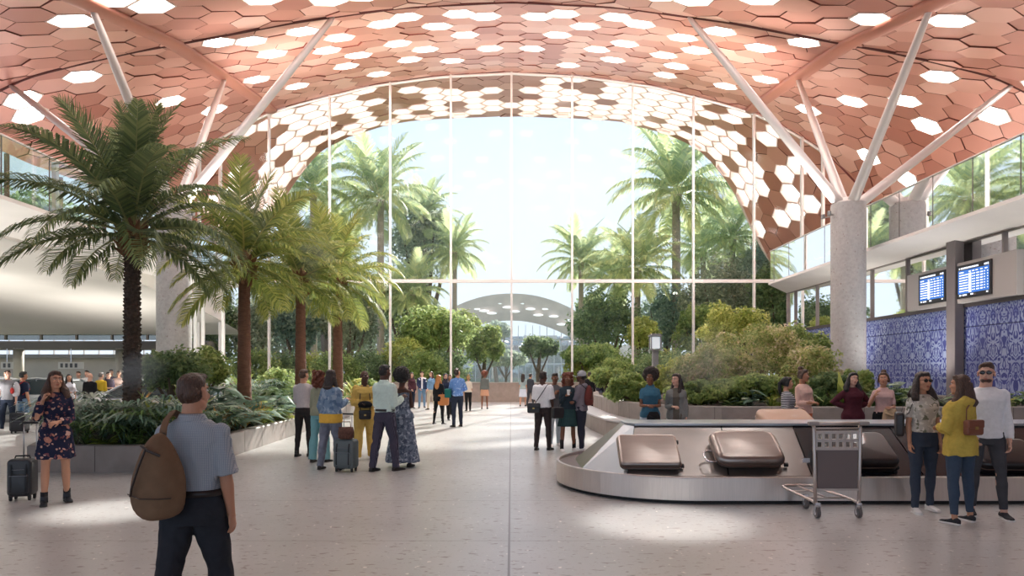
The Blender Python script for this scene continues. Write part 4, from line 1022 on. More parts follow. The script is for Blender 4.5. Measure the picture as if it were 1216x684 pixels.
# ---- upright suitcases
def upright_case(label, x, y, w, d, h, mat, rz, handle=0.0, soft=True, name='suitcase', hx=0.0, lean=0.0):
    root = thing(name, label, 'suitcase', (x,y,0), rz)
    rg = rbox(w, h, d, .06); wz = .055
    R = Matrix.Rotation(PI/2, 3, 'X')
    MB().loft([[R @ p + Vector((0,0,h/2+wz)) for p in r] for r in rg]).build('shell', mat, root, smooth=True)
    t = MB(); pk = M('case_pocket', (34,36,42), .6)
    if soft:
        t.loft([[R @ Vector((p.x*.8, p.y*.52, p.z)) + Vector((0,-d/2-.0,h*.34+wz)) for p in r] for r in rbox(w, h, .05, .06)])
        o = t.build('front_pocket', mat, root, smooth=True)
        z = MB(); z.tube([(-w*.36,-d/2-.026,h*.56+wz),(w*.36,-d/2-.026,h*.56+wz)], .005, 6); z.tube([(-w*.3,-d/2-.012,h*.72+wz),(w*.3,-d/2-.012,h*.72+wz)], .005, 6); z.build('zipper', M('zip_grey', (110,112,118), .4, metal=.5), o)
        for s in (-1,1): MB().tube([(s*w*.30,-d/2-.008,wz+.03),(s*w*.30,-d/2-.03,h*.3),(s*w*.30,-d/2-.022,h*.8),(s*w*.30,-d/2+.02,h+wz-.01)], [(.013,.004)]*4, 8, up=(0,1,0)).build('strap', M('zip_dark', (20,22,26), .5), root)
    MB().tube([(-.09,0,h+wz-.01),(-.08,0,h+wz+.03),(.08,0,h+wz+.03),(.09,0,h+wz-.01)], .011, 8).build('carry_handle', wb, root)
    if handle:
        q = MB()
        for s in (-1,1): q.tube([(s*.075+hx,d*.3,h+wz-.02),(s*.075+hx,d*.3,handle-.01)], .008, 8)
        o = q.build('telescopic_handle', M('handle_tube', (176,178,182), .3, metal=.8), root, smooth=True)
        MB().tube([(-.095+hx,d*.3,handle),(.095+hx,d*.3,handle)], .014, 8).build('handle_grip', wb, o)
    for sx_ in (-1,1):
        for sy_ in (-1,1):
            MB().tube([(sx_*w*.38-.012,sy_*d*.32,.026),(sx_*w*.38+.012,sy_*d*.32,.026)], .026, 12, up=(0,1,0)).box(sx_*w*.38-.016,sx_*w*.38+.016,sy_*d*.32-.02,sy_*d*.32+.02,.04,.075).build('wheel', wb, root)
    return root
upright_case('black soft suitcase with its handle pulled up beside the woman in the floral dress', gx(27,9.1), 9.1, .29, .24, .50, M('case_nylon', (40,42,46), .45, coat=.15), math.radians(14), 1.02, hx=.06)
upright_case('black backpack shaped suitcase standing at the feet of the boy in navy', gx(22,19.0)+.03, 19.0, .42, .26, .52, M('case_nylon2', (36,34,38), .6), math.radians(4), .85)
upright_case('teal grey rolling suitcase with a raised handle beside the denim jacket', gx(411,11.7), 11.7, .37, .24, .50, M('case_teal', (88,98,100), .5), math.radians(-12), .98)
# ---- cars on the drive at the left
def car(label, x, y, rz, mat):
    root = thing('car', label, 'car', (x,y,0), rz)
    prof = [(-2.2,.35,.72),(-2.15,.3,.86),(-1.5,.24,.98),(-1.25,.24,1.0),(-.55,.24,1.02),(.9,.24,1.04),(1.5,.26,1.04),(2.05,.3,.98),(2.2,.36,.7)]
    rings = []
    for (xx, zl, zh) in prof:
        w_ = .88 - .10*abs(xx/2.2)**4; r = []
        for k in range(16):
            a = 2*PI*k/16; r.append(Vector((xx, w_*math.copysign(abs(math.cos(a))**.45, math.cos(a)), (zl+zh)/2+(zh-zl)/2*math.copysign(abs(math.sin(a))**.5, math.sin(a)))))
        rings.append(r)
    MB().loft(rings).build('body', mat, root, smooth=True)
    cb = [(-1.3,.99),(-.55,1.42),(.3,1.48),(1.0,1.42),(1.85,1.02)]; rings = []
    for (xx, zh) in cb:
        r = [Vector((xx,-.80,.95)),Vector((xx,-.66-.1*(1.48-zh),zh-.03)),Vector((xx,-.5,zh)),Vector((xx,.5,zh)),Vector((xx,.66+.1*(1.48-zh),zh-.03)),Vector((xx,.80,.95))]; rings.append(r)
    MB().loft(rings).build('window_glass', M('car_glass', (46,58,62), .1, spec=.8), root)
    rf = MB(); rf.tube([(-1.32,-.78,1.0),(-.55,-.64,1.43),(.3,-.62,1.49),(1.0,-.64,1.43),(1.87,-.78,1.03)], .035, 8); rf.tube([(-1.32,.78,1.0),(-.55,.64,1.43),(.3,.62,1.49),(1.0,.64,1.43),(1.87,.78,1.03)], .035, 8)
    rf.tube([(.35,-.72,1.0),(.3,-.63,1.47)], .035, 6); rf.tube([(.35,.72,1.0),(.3,.63,1.47)], .035, 6)
    rf.loft([[Vector((xx, s*.62, z)) for s in (-1,-.5,.5,1)]+[Vector((xx, s*.62, z-.03)) for s in (1,.5,-.5,-1)] for xx, z in ((-.55,1.435),(.3,1.50),(1.0,1.435))])
    rf.build('roof', mat, root)
    for sx_ in (-1.35,1.35):
        for s in (-1,1):
            o = MB().tube([(sx_,s*.72,.32),(sx_,s*.90,.32)], .32, 22, up=(0,0,1)).build('wheel', wb, root); MB().tube([(sx_,s*.74,.32),(sx_,s*.91,.32)], .19, 12, up=(0,0,1)).build('hubcap', steelB, o)
    for s in (-1,1): MB().ell((-2.12,s*.62,.68), (.08,.16,.07), n=10, m=6).build('headlight', M('lamp_clear', (240,240,235), .2), root); MB().ell((2.14,s*.66,.78), (.06,.14,.08), n=10, m=6).build('tail_light', M('lamp_red', (170,30,26), .3), root)
    return root
cw = M('car_white', (226,228,230), .25, coat=.6); cg = M('car_silver', (170,176,180), .28, metal=.4, coat=.5)
car('white car parked beyond the planter behind the date palm trunk', gx(188,21.0), 21.0, math.radians(4), cw)
car('silver car parked beyond the woman in the floral dress', gx(50,24.0), 24.0, math.radians(-3), cg)
car('white car parked beyond the man in the grey tee shirt', gx(-25,27.0), 27, math.radians(2), cw)
# hanging signs by the far pillar
for k, (px, w_) in enumerate(((8,14),(84,30))):
    Y = 43; s = F/Y; sg = thing('hanging_sign', ('small white sign under the beam at the picture edge','small white sign hanging under the beam beside the cream pillar')[k], 'sign', (gx(px,Y),Y,0))
    MB().box(-w_/2/s,w_/2/s,0,.06,gz(438,Y),gz(430,Y)).build('sign_board', M('sign_white', (214,212,206), .5), sg); q = MB(); rr = random.Random(k)
    x = -w_/2/s+.15
    while x < w_/2/s-.25: MB().box(x,x+.16,-.02,-.005,gz(436.5,Y),gz(431.5,Y)).build('letter', M('sign_ink', (90,92,96), .5), sg); x += .3
    MB().box(-.02,.02,.02,.04,gz(430,Y),3.2).build('hanger', steelB, sg)
# ================================================================= people
SKIN = {'light': (214,168,146), 'tan': (190,140,112), 'olive': (176,126,98), 'brown': (124,82,60), 'dark': (84,56,44)}
HAIRC = {'black': (28,24,24), 'dark': (48,36,30), 'brown': (78,54,40), 'auburn': (112,58,38), 'blond': (176,140,92), 'grey': (130,124,120), 'orange': (196,130,74)}
def skinM(k): return M('skin_'+k, SKIN[k], .5, spec=.4)
def hairM(k): return M('hair_'+k, HAIRC[k], .45, var=.45, scale=22, stretch=(6,6,.8), bump=.6)
eyeW = M('eye_white', (230,224,218), .3); eyeI = M('eye_iris', (40,28,22), .2)
def lipM(k): c = SKIN[k]; return M('lip_'+k, (int(c[0]*.86), int(c[1]*.62), int(c[2]*.62)), .4)
TMP = bpy.data.collections.new('tmp'); 
def remesh(mb, voxel, smooth=3, fac=.5):
    me = bpy.data.meshes.new('t'); me.from_pydata(mb.v, [], mb.f); ob = bpy.data.objects.new('t', me); TS.collection.objects.link(ob)
    r = ob.modifiers.new('r','REMESH'); r.mode = 'VOXEL'; r.voxel_size = voxel
    if smooth: s = ob.modifiers.new('s','SMOOTH'); s.iterations = smooth; s.factor = fac
    TS.view_layers[0].update(); dg = TS.view_layers[0].depsgraph; dg.update()
    out = bpy.data.meshes.new_from_object(ob.evaluated_get(dg), depsgraph=dg)
    n = len(out.vertices); co = np.empty(n*3, np.float32); out.vertices.foreach_get('co', co)
    fs = [tuple(p.vertices) for p in out.polygons]
    bpy.data.objects.remove(ob); bpy.data.meshes.remove(me); bpy.data.meshes.remove(out)
    return co.reshape(-1,3).astype(float), fs
TS = bpy.data.scenes.new('scratch')
def wobble(co, amp, freq, seed, st=(1,1,1)):
    rs = np.random.RandomState(seed); out = np.zeros((len(co),3))
    for k in range(5):
        f = freq*(1+.7*k); d = rs.normal(size=3); d /= np.linalg.norm(d); ph = rs.uniform(0,6.28); dd = unit(rs.normal(size=3)[None])[0]
        out += (np.sin(co @ (d*f*np.array(st)) + ph + 1.3*np.sin(co @ (rs.normal(size=3)*f*.5)))[:,None])*dd*amp/(1+.6*k)
    return co + out
def mesh_obj(name, parts, mats, parent, smooth=True):
    """parts: list of (verts, faces, matindex)"""
    V = []; Fc = []; MI = []; o = 0
    for v, f, mi in parts:
        V.extend([tuple(p) for p in v]); Fc.extend([tuple(i+o for i in q) for q in f]); MI.extend([mi]*len(f)); o += len(v)
    me = bpy.data.meshes.new(name); me.from_pydata(V, [], Fc)
    for m in mats: me.materials.append(m)
    me.polygons.foreach_set('material_index', MI); me.polygons.foreach_set('use_smooth', [smooth]*len(Fc)); me.update()
    return link(name, me, parent)
def head_parts(R, c, skin, vox, hair, hairc, fem, hlen):
    """returns head verts (world local), extras and the hair"""
    T = lambda p: c + R @ Vector(p)
    m = MB()
    def E(p, r): m.ell(T(p), r, R, 18, 12)
    E((0,.015,.035),(.075,.095,.083)); E((0,-.028,-.04),(.060,.062,.068)); E((0,-.03,-.02),(.066,.058,.06))
    E((0,-.066,-.098),(.024,.02,.018)); E((0,-.05,-.085),(.042,.035,.028))
    for s in (-1,1):
        E((s*.036,-.062,-.022),(.026,.022,.024)); E((s*.081,.010,-.008),(.010,.02,.032)); E((s*.045,.0,-.07),(.022,.04,.03)); E((s*.011,-.094,-.033),(.008,.009,.007))
    m.tube([T((0,-.080,.024)),T((0,-.092,-.006)),T((0,-.101,-.028))], [.007,.008,.0105], 10); E((0,-.072,.034),(.052,.018,.012)); E((0,-.072,-.064),(.026,.018,.018))
    nr = .05 if fem else .060
    m.tube([T((0,.02,-.03)), T((0,.025,-.10)), c+Vector((0,.03,-.155)), c+Vector((0,.035,-.215))], [nr*.95,nr,nr*1.05,nr*1.3], 16)
    co, fs = remesh(m, vox, 2, .5)
    ex = MB()
    for s in (-1,1):
        ex.ell(T((s*.030,-.0775,.012)), (.0135,.0085,.0065), R, 10, 8, 1); ex.ell(T((s*.030,-.0845,.012)), (.0055,.003,.0055), R, 8, 6, 2)
        ex.tube([T((s*.013,-.0885,.031)),T((s*.03,-.0885,.037)),T((s*.048,-.076,.031))], [(.0035,.0035),(.004,.004),(.002,.002)], 6, mi=3)
    ex.ell(T((0,-.0875,-.059)), (.021,.007,.0042), R, 12, 6, 4); ex.ell(T((0,-.0865,-.066)), (.018,.008,.005), R, 12, 6, 4)
    h = MB()
    def H(p, r): h.ell(T(p), r, R, 18, 12)
    if hair not in ('none','scarf'):
        if hair != 'afro': H((0,.02,.060),(.079,.092,.070)); H((0,.044,.01),(.079,.074,.080)); H((0,-.034,.096),(.060,.042,.025))
        if hair == 'short': H((0,-.045,.10),(.055,.04,.024)); H((.02,-.03,.108),(.045,.05,.022))
    if hair in ('long','wavy','ponytail','bun'):
        for s in (-1,1): h.tube([T((s*.028,-.035,.108)),T((s*.066,-.012,.068)),T((s*.080,.018,.0)),T((s*.078,.035,-.06))], [(.018,.022),(.02,.026),(.022,.04),(.02,.042)], 10)
    if hair in ('long','wavy'):
        L = hlen; wv = 1.0 if hair == 'long' else 1.35
        for s in (-1,1):
            h.tube([T((s*.072,.02,0)), c+R@Vector((s*.082,.02,-.08)), c+R@Vector((s*.088*wv,.0,-.16)), c+R@Vector((s*.092*wv,-.03,-.16-L*.5)), c+R@Vector((s*.09,-.04,-.16-L))], [(.03,.045),(.034*wv,.05),(.038*wv,.05),(.036*wv,.045),(.012,.02)], 12)
        h.tube([T((0,.07,.02)), c+R@Vector((0,.085,-.08)), c+R@Vector((0,.10,-.17)), c+R@Vector((0,.125,-.17-L*.5)), c+R@Vector((0,.12,-.17-L))], [(.07,.05),(.085,.045),(.098*wv,.042),(.10,.04),(.05,.015)], 16, up=(0,1,0))
    if hair == 'bun': H((0,.06,.14),(.048,.045,.045))
    if hair == 'ponytail': h.tube([T((0,.10,.05)),c+R@Vector((0,.15,.0)),c+R@Vector((0,.15,-.12)),c+R@Vector((0,.13,-.26))], [.03,.036,.034,.008], 12)
    if hair == 'afro': H((0,.066,.065),(.160,.13,.150)); H((0,.0,.14),(.115,.085,.075)); 
    if hair == 'curly': 
        for k in range(26):
            a = k*2.4; z = .13-.012*k; rr = .095 if z > 0 else .105; H((rr*math.cos(a), .055+rr*.8*math.sin(a), z*.9), (.042,.042,.04)) if math.sin(a) > -.55 or z > .08 else None
        H((0,.05,.03),(.11,.09,.12)); H((0,.07,-.12),(.10,.06,.12))
    return co, fs, ex, h
def arm_dirs(name):
    D = {'down': ((.13,.03,-1),(.04,.2,-1)), 'down_out': ((.22,.0,-1),(.10,.18,-1)), 'hip': ((.75,-.35,-.75),(-.8,.28,-.35)), 'ear': ((.25,.42,-.85),(-.28,.15,1)),
         'front': ((.12,.12,-1),(-.55,.9,.05)), 'reach_side': ((.3,.05,-1),(.45,.55,-.42)), 'cross': ((.2,.15,-1),(-.9,.55,.08)), 'strap': ((.22,.35,-.9),(-.25,.55,.85)), 'hold': ((.15,.05,-1),(-.05,.75,.35)),
         'back': ((.15,-.25,-1),(.02,-.05,-1)), 'bag': ((.35,-.05,-.9),(-.2,.85,-.15)), 'cup': ((.15,.25,-1),(-.35,.8,.75)), 'low_front': ((.12,.15,-1),(-.38,.55,-.75)), 'handle': ((.35,-.1,-.95),(.3,.35,-.75)), 'up': ((.25,.7,-.2),(-.1,.35,1)),'swing': ((.12,.28,-1),(.02,.45,-.9))}
    return D[name]
PEOPLE = []
def person(label, x, y, H, face, **k):
    """face: degrees the figure is turned from facing the camera (positive turns towards +X)"""
    s = H/1.75; fem = k.get('fem', False); near = k.get('vox', .011)
    root = thing('person', label, 'person', (x,y,0), math.radians(face), k.get('group'))
    seed = int(abs(x*100)+abs(y*10)) % 1000
    sk = k.get('skin','tan'); lean = k.get('lean', 0.0); lx = k.get('leanx', 0.0)
    # skeleton in a 1.75 m frame, forward = -Y
    legs = k.get('legs', ((3,3,2),(-3,3,4)))  # (swing forward deg, outward deg, knee bend deg) for s=-1, +1
    hipw = .092 if not fem else .088
    J = {}
    low = 9
    for i, sd in enumerate((-1,1)):
        sw, ou, kb = [math.radians(v) for v in legs[i]]
        hp = Vector((sd*hipw, 0, .90)); d = Vector((sd*math.sin(ou), -math.sin(sw), -math.cos(sw))).normalized(); kn = hp + d*.42
        d2 = Vector((sd*math.sin(ou)*.7, -math.sin(sw-kb), -math.cos(sw-kb))).normalized(); an = kn + d2*.405
        J['leg',sd] = [hp, kn, an]; low = min(low, an.z)
    dz = .085 - low
    for sd in (-1,1): J['leg',sd] = [p + Vector((0,0,dz)) for p in J['leg',sd]]
    def up(p): # upper body follows the lean
        h = max(0, p.z-.95); return Vector((p.x + lx*h, p.y - lean*h, p.z + dz))
    shw = (.166 if not fem else .140)*(.5+.5*k.get('build',1.0)); shz = 1.395 if not fem else 1.385
    for sd, an in zip((-1,1), k.get('arms', ('down','down'))):
        a, b = arm_dirs(an) if isinstance(an, str) else an
        a = Vector((sd*a[0], -a[1], a[2])).normalized(); b = Vector((sd*b[0], -b[1], b[2])).normalized()
        S = up(Vector((sd*shw, .01, shz))); E = S + a*.285; W = E + b*.25
        J['arm',sd] = [S, E, W, b]
    if fem: T0 = [(.84,.135,.10,0),(.90,.170,.115,.005),(.97,.168,.112,.005),(1.07,.122,.086,0),(1.14,.116,.082,0),(1.22,.128,.093,-.005),(1.30,.143,.112,-.018),(1.36,.143,.098,-.008),(1.40,.132,.078,.006),(1.435,.105,.064,.014),(1.465,.070,.055,.02),(1.50,.045,.045,.03)]
    else: T0 = [(.84,.13,.10,0),(.90,.160,.112,0),(.98,.150,.106,0),(1.08,.138,.096,0),(1.16,.142,.099,0),(1.25,.156,.108,-.005),(1.33,.168,.114,-.008),(1.38,.168,.102,0),(1.42,.152,.085,.01),(1.45,.118,.072,.016),(1.475,.082,.062,.02),(1.51,.052,.052,.03)]
    wd = k.get('build', 1.0)
    T0 = [(z, a*wd, b*wd, c) for z,a,b,c in T0]
    def torso(m, z0, z1, ease, n=24, flare=None):
        rings = []
        zs = sorted(set([z0, z1]+[t[0] for t in T0 if z0 < t[0] < z1]))
        for z in zs:
            rx = np.interp(z, [t[0] for t in T0], [t[1] for t in T0]); ry = np.interp(z, [t[0] for t in T0], [t[2] for t in T0]); oy = np.interp(z, [t[0] for t in T0], [t[3] for t in T0])
            e = ease if not callable(ease) else ease(z)
            if z > 1.44: e = min(e, .012)
            r = []
            for j in range(n):
                a = 2*PI*j/n; q = 2.4
                cx = math.copysign(abs(math.cos(a))**(2/q), math.cos(a)); cy = math.copysign(abs(math.sin(a))**(2/q), math.sin(a))
                r.append(up(Vector(((rx+e)*cx, (ry+e)*cy+oy, z))))
            rings.append(r)
        m.loft(rings)
    def limb(m, pts, rad, n=12): m.tube(pts, rad, n)
    def armtube(m, sd, t1, e, cuff=0.0):
        S, E, W, b = J['arm',sd]; ru, re, rw = (.047,.038,.026) if not fem else (.038,.031,.022)
        if t1 <= 1.0: pts = [S + Vector((-sd*.03,0,.012)), S, S.lerp(E,.5*min(1,t1*2)), S.lerp(E, min(1,t1*2))] if t1 <= .5 else [S+Vector((-sd*.03,0,.012)), S, S.lerp(E,.55), E, E.lerp(W,(t1-.5)*1.0), E.lerp(W,(t1-.5)*2*.985)]
        if t1 <= .5: rad = [ru+.0+e*.3, ru+.004+e*.7, lerp(ru,re,.5*t1*2)+.004+e, lerp(ru,re,t1*2)+e*1.3+cuff]
        else: rad = [ru+.0+e*.3, ru+.004+e*.7, ru*.9+e, re+.004+e, lerp(re,rw,.4)+.004+e, rw+.004+e*.8+cuff]
        m.tube(pts, rad, 14)
        m.ell(S, ru+.003+e*.6, None, 14, 10)
    # ---------- body
    bm_ = MB(); torso(bm_, .90, 1.49, -.014)
    for sd in (-1,1):
        S, E, W, b = J['arm',sd]; ru, re, rw = (.047,.038,.026) if not fem else (.038,.031,.022)
        bm_.tube([S+Vector((-sd*.05,0,.01)), S, S.lerp(E,.4), S.lerp(E,.8), E, E.lerp(W,.25), E.lerp(W,.7), W, W+b*.02], [ru*.9, ru*1.05, ru*.95, re*1.05, re*1.02, re*1.1, rw*1.15, rw, rw*.95], 14)
        hp, kn, an = J['leg',sd]; th, kr, ca, ar = (.082,.055,.055,.036) if not fem else (.085,.052,.052,.033)
        bm_.tube([hp+Vector((-sd*.02,0,.05)), hp, hp.lerp(kn,.5), kn+Vector((0,0,.04)), kn, kn.lerp(an,.3)+Vector((0,.012,0)), kn.lerp(an,.75), an, an+Vector((0,0,-.04))], [th*.9, th, th*.82, kr, kr*.98, ca, ar*1.15, ar, ar], 14)
    co, fs = remesh(bm_, near if near > .009 else .009, 3)
    parts = [(co, fs, 0)]
    # head
    yaw, pitch = k.get('look', (0,0)); tilt = k.get('tilt', 0)
    HR = Matrix.Rotation(math.radians(yaw), 3, 'Z') @ Matrix.Rotation(math.radians(pitch), 3, 'X') @ Matrix.Rotation(math.radians(tilt), 3, 'Y')
    hc = up(Vector((0,-.005,1.635)))
    hv, hf, ex, hm = head_parts(HR, hc, sk, k.get('hvox', max(.0055, near*.6)), k.get('hair','short'), k.get('hairc','dark'), fem, k.get('hlen', .18))
    parts.append((hv, hf, 0)); 
    for mi in (1,2,3,4):
        q = [f for f, m_i in zip(ex.f, ex.m) if m_i == mi]; parts.append((ex.v, q, mi))
    # hands
    hb = MB(); curl = k.get('curl', 28)
    for sd in (-1,1):
        S, E, W, b = J['arm',sd]; inward = Vector((-sd,0,0)); n_ = (inward - b*inward.dot(b)).normalized()
        if abs(b.z) < .6: n_ = (Vector((0,0,-1)) - b*Vector((0,0,-1)).dot(b)).normalized().lerp(n_, .3).normalized()
        side = b.cross(n_).normalized(); 
        fwd = Vector((0,-1,0)) if abs(b.y) < .8 else Vector((-sd,0,.3))
        if side.dot(fwd) < 0: side = -side
        hs = .93 if fem else 1.0
        P0 = W - b*.01
        hb.tube([P0, P0+b*.03*hs, P0+b*.06*hs, P0+b*.095*hs], [(.020,.027),(.016,.036),(.0145,.041),(.011,.038)] if True else 0, 14, up=side)
        for fi, (o_, L_) in enumerate(((.030,.074),(.010,.083),(-.010,.078),(-.029,.060))):
            cb = math.radians(curl*(.8+.15*fi)); p = P0 + b*.088*hs + side*o_*hs; d = b.copy(); pp = [p - b*.02]; pp.append(p)
            for sgm in (.45,.30,.25):
                d = (Matrix.Rotation(cb, 3, n_.cross(b) * -1) @ d); 
                if d.dot(n_) < 0 and cb > .05: d = b*math.cos(cb)+n_*math.sin(cb)
                p = p + d*L_*sgm*hs; pp.append(p)
            hb.tube(pp, [.0085*hs,.009*hs,.0082*hs,.0075*hs,.0055*hs], 7)
        tb = P0 + b*.022*hs + side*.026*hs; d = (b*.75+side*.6+n_*.25).normalized(); p1 = tb+d*.034*hs; p2 = p1+(b*.9+side*.25+n_*.4).normalized()*.028*hs; p3 = p2+(b*.9+n_*.45).normalized()*.022*hs
        hb.tube([tb-d*.015, tb, p1, p2, p3], [.011*hs,.013*hs,.0105*hs,.0095*hs,.006*hs], 8)
    parts.append((hb.v, hb.f, 0))
    body = mesh_obj('body', parts, [skinM(sk), eyeW, eyeI, hairM(k.get('hairc','dark')), lipM(sk)], root)
    # ---------- hair
    if hm.n:
        hvx = max(.006, near*.65)
        v, f = remesh(hm, hvx, 2); amp = {'afro':.010,'curly':.012}.get(k.get('hair','short'), .0035); fr = {'afro':75,'curly':70}.get(k.get('hair','short'), 60)
        v = wobble(v, amp, fr, seed, (1,1,.25 if amp < .005 else 1)); mesh_obj('hair', [(v,f,0)], [hairM(k.get('hairc','dark'))], root)
    # ---------- clothes
    vc = max(.010, near)
    top = k.get('top')
    if top:
        m = MB(); ez = top.get('ease', .016); hem = top.get('hem', .92); slv = top.get('sleeve', .45)
        fl = top.get('flare', 0.0)
        if k.get('bottom') and hem < .95: ez = max(ez, k['bottom'].get('ease', .012)+.010)
        zt = top.get('neck', 1.475)
        if hem >= .84: torso(m, hem, zt, (lambda z: ez + (fl*max(0,(1.1-z)/.25)) ))
        else:
            torso(m, .90, zt, (lambda z: ez + fl*max(0,(1.1-z)/.25)*.3))
            r0 = .172*wd+ez; w_ = []
            for q in range(7):
                z = lerp(.95, hem, q/6); t_ = q/6; e_ = fl*t_; hipx = (J['leg',1][1].x+J['leg',-1][1].x)*.5*t_; kny = (J['leg',1][1].y+J['leg',-1][1].y)*.5*t_
                w_.append([Vector(((r0+e_)*math.cos(2*PI*j/28)*(1+.05*t_*math.sin(j*2.7))+hipx, (.122*wd+ez+e_*.8)*math.sin(2*PI*j/28)*(1+.06*t_*math.sin(j*1.9))+kny, z+dz)) for j in range(28)])
            m.loft(w_)
        if slv > 0:
            for sd in (-1,1): armtube(m, sd, slv, ez*.55+.002+top.get('slack',0), top.get('cuff', .0))
        if top.get('hood'): m.ell(up(Vector((0,.085,1.44))), (.11,.07,.065), None, 16, 10)
        v, f = remesh(m, vc, 2); v = wobble(v, top.get('wr', .004), 22, seed+1); mesh_obj(top.get('name','shirt'), [(v,f,0)], [top['mat']], root)
        if top.get('collar'):
            c_ = MB(); nb = .070 if fem else .076; rings = []
            for (z, rr, dy) in ((1.465,nb*1.12,.02),(1.495,nb*.98,.022),(1.512,nb*.93,.026),(1.495,nb*1.06,.022),(1.468,nb*1.25,.02)): rings.append([up(Vector((rr*math.cos(2*PI*j/24), rr*.92*math.sin(2*PI*j/24)+dy + 0, z - .02*(math.sin(2*PI*j/24) < -.8)))) for j in range(24)])
            c_.loft(rings, cap=False); c_.build('collar', top['mat'], root, smooth=True)
    for ly in k.get('layers', ()):
        m = MB(); torso(m, ly.get('hem',.95), ly.get('neck',1.46), ly.get('ease',.03))
        if ly.get('sleeve',0) > 0:
            for sd in (-1,1): armtube(m, sd, ly['sleeve'], ly.get('ease',.03)*.55+.004)
        v, f = remesh(m, vc, 2)
        if ly.get('open'):   # opened down the front
            keep = []
            for q in f:
                cx = sum(v[i][0] for i in q)/len(q); cy = sum(v[i][1] for i in q)/len(q); cz = sum(v[i][2] for i in q)/len(q)
                if not (cy < -.03 and abs(cx) < ly['open'] and cz > ly.get('hem',.95)+dz-.05): keep.append(q)
            f = keep
        v = wobble(v, .004, 22, seed+2); mesh_obj(ly.get('name','jacket'), [(v,f,0)], [ly['mat']], root)
    bt = k.get('bottom')
    if bt:
        m = MB(); e = bt.get('ease', .012)
        if bt['type'] == 'trousers':
            torso(m, .82, bt.get('waist', 1.03), e)
            for sd in (-1,1):
                hp, kn, an = J['leg',sd]; cut = bt.get('cut', 1.0); fl = bt.get('flare', 0)
                P = [hp+Vector((-sd*.012,0,.06)), hp, hp.lerp(kn,.5), kn+Vector((0,0,.03)), kn]; Rr = [.092+e,.094+e,.077+e,.058+e,.056+e+fl*.3]
                if cut > .5:
                    P += [kn.lerp(an,.35)+Vector((0,.008,0)), kn.lerp(an,.75*cut), kn.lerp(an,1.0*cut+.02)+Vector((0,0,-.02*cut))]; Rr += [.056+e+fl*.5, .042+e+fl*.8, .039+e+fl]
                m.tube(P, Rr, 16)
            v, f = remesh(m, vc, 2); v = wobble(v, bt.get('wr',.004), 24, seed+3); mesh_obj('trousers', [(v,f,0)], [bt['mat']], root)
            if bt.get('belt'):
                b_ = MB(); rings = []
                zz = bt.get('waist',1.03)
                for (z, ee) in ((zz-.038,.002),(zz-.038,.016),(zz,.016),(zz,.002)):
                    rx = np.interp(z, [t[0] for t in T0], [t[1] for t in T0]); ry = np.interp(z, [t[0] for t in T0], [t[2] for t in T0]); rings.append([up(Vector(((rx+e+ee)*math.copysign(abs(math.cos(2*PI*j/28))**.833, math.cos(2*PI*j/28)), (ry+e+ee)*math.copysign(abs(math.sin(2*PI*j/28))**.833, math.sin(2*PI*j/28)), z))) for j in range(28)])
                b_.loft(rings, cap=False); b_.build('belt', M('belt_leather', (36,30,28), .4), root, smooth=True)
        else:
            hem = bt.get('hem', .55); fl = bt.get('flare', .06); rings = []
            for q in range(8):
                t_ = q/7; z = lerp(1.05, hem, t_); rx = np.interp(max(z,.9), [t[0] for t in T0], [t[1] for t in T0]); ry = np.interp(max(z,.9), [t[0] for t in T0], [t[2] for t in T0])
                kx = (J['leg',1][1].y+J['leg',-1][1].y)*.5*max(0,(.95-z))*1.2
                rings.append([Vector(((rx+e+fl*t_*t_)*math.cos(2*PI*j/40)*(1+.05*t_*math.sin(j*1.6)), (ry+e+fl*t_*t_)*math.sin(2*PI*j/40)*(1+.05*t_*math.sin(j*1.6))+kx, z+dz)) for j in range(40)])
            m.loft(rings); m.build('skirt', bt['mat'], root, smooth=True)
    # ---------- shoes
    sh = k.get('shoes', {'mat': M('shoe_black', (30,28,28), .4)})
    for sd in (-1,1):
        hp, kn, an = J['leg',sd]; a = Vector((an.x, an.y, 0)); lift = an.z - .085
        to = k.get('toe', 8); R = Matrix.Rotation(math.radians(-sd*to*-1), 3, 'Z'); L = .27 if not fem else .24; k1 = L/.27
        pit = math.radians(k.get('heel', (0,0))[0 if sd < 0 else 1]) if k.get('heel') else 0
        RR = R @ Matrix.Rotation(-pit, 3, 'X') if pit else R
        def Q(x_, y_, z_): return a + RR @ Vector((x_, y_, z_)) + Vector((0,0,lift + (abs(math.sin(pit))*.10 if pit else 0)))
        sec = [(.075,.018,.05,.012),(.062,.034,.066,.012),(.03,.037,.082,.012),(-.01,.036,.086,.012),(-.05,.038,.062,.012),(-.1,.045,.046,.012),(-.14,.046,.038,.012),(-.175,.038,.034,.012),(-.195,.02,.026,.014)]
        m = MB(); rings = []
        for (yy, w_, h_, zb_) in sec:
            r = []
            for j in range(14):
                an_ = 2*PI*j/14; r.append(Q(w_*k1*math.copysign(abs(math.cos(an_))**.7, math.cos(an_)), yy*k1, zb_+(h_-zb_)*.5+(h_-zb_)*.5*math.copysign(abs(math.sin(an_))**.8, math.sin(an_))))
            rings.append(r)
        m.loft(rings); bt_ = sh.get('boot', 0)
        if bt_: m.tube([an+Vector((0,0,-.05)), an, an+Vector((0,.0,bt_))], [.048,.046,.044 if not fem else .042], 14)
        o = m.build('shoe', sh['mat'], root, smooth=True)
        s_ = MB(); s_.loft([[Q(w_*k1*1.06*q_, yy*k1, zz) for (yy, w_, h_, zb_) in sec for q_ in (1,)]+[Q(-w_*k1*1.06, yy*k1, zz) for (yy, w_, h_, zb_) in reversed(sec)] for zz in (0.0,.018)])
        s_.build('sole', sh.get('sole', M('sole_dark', (50,46,44), .6)), o)
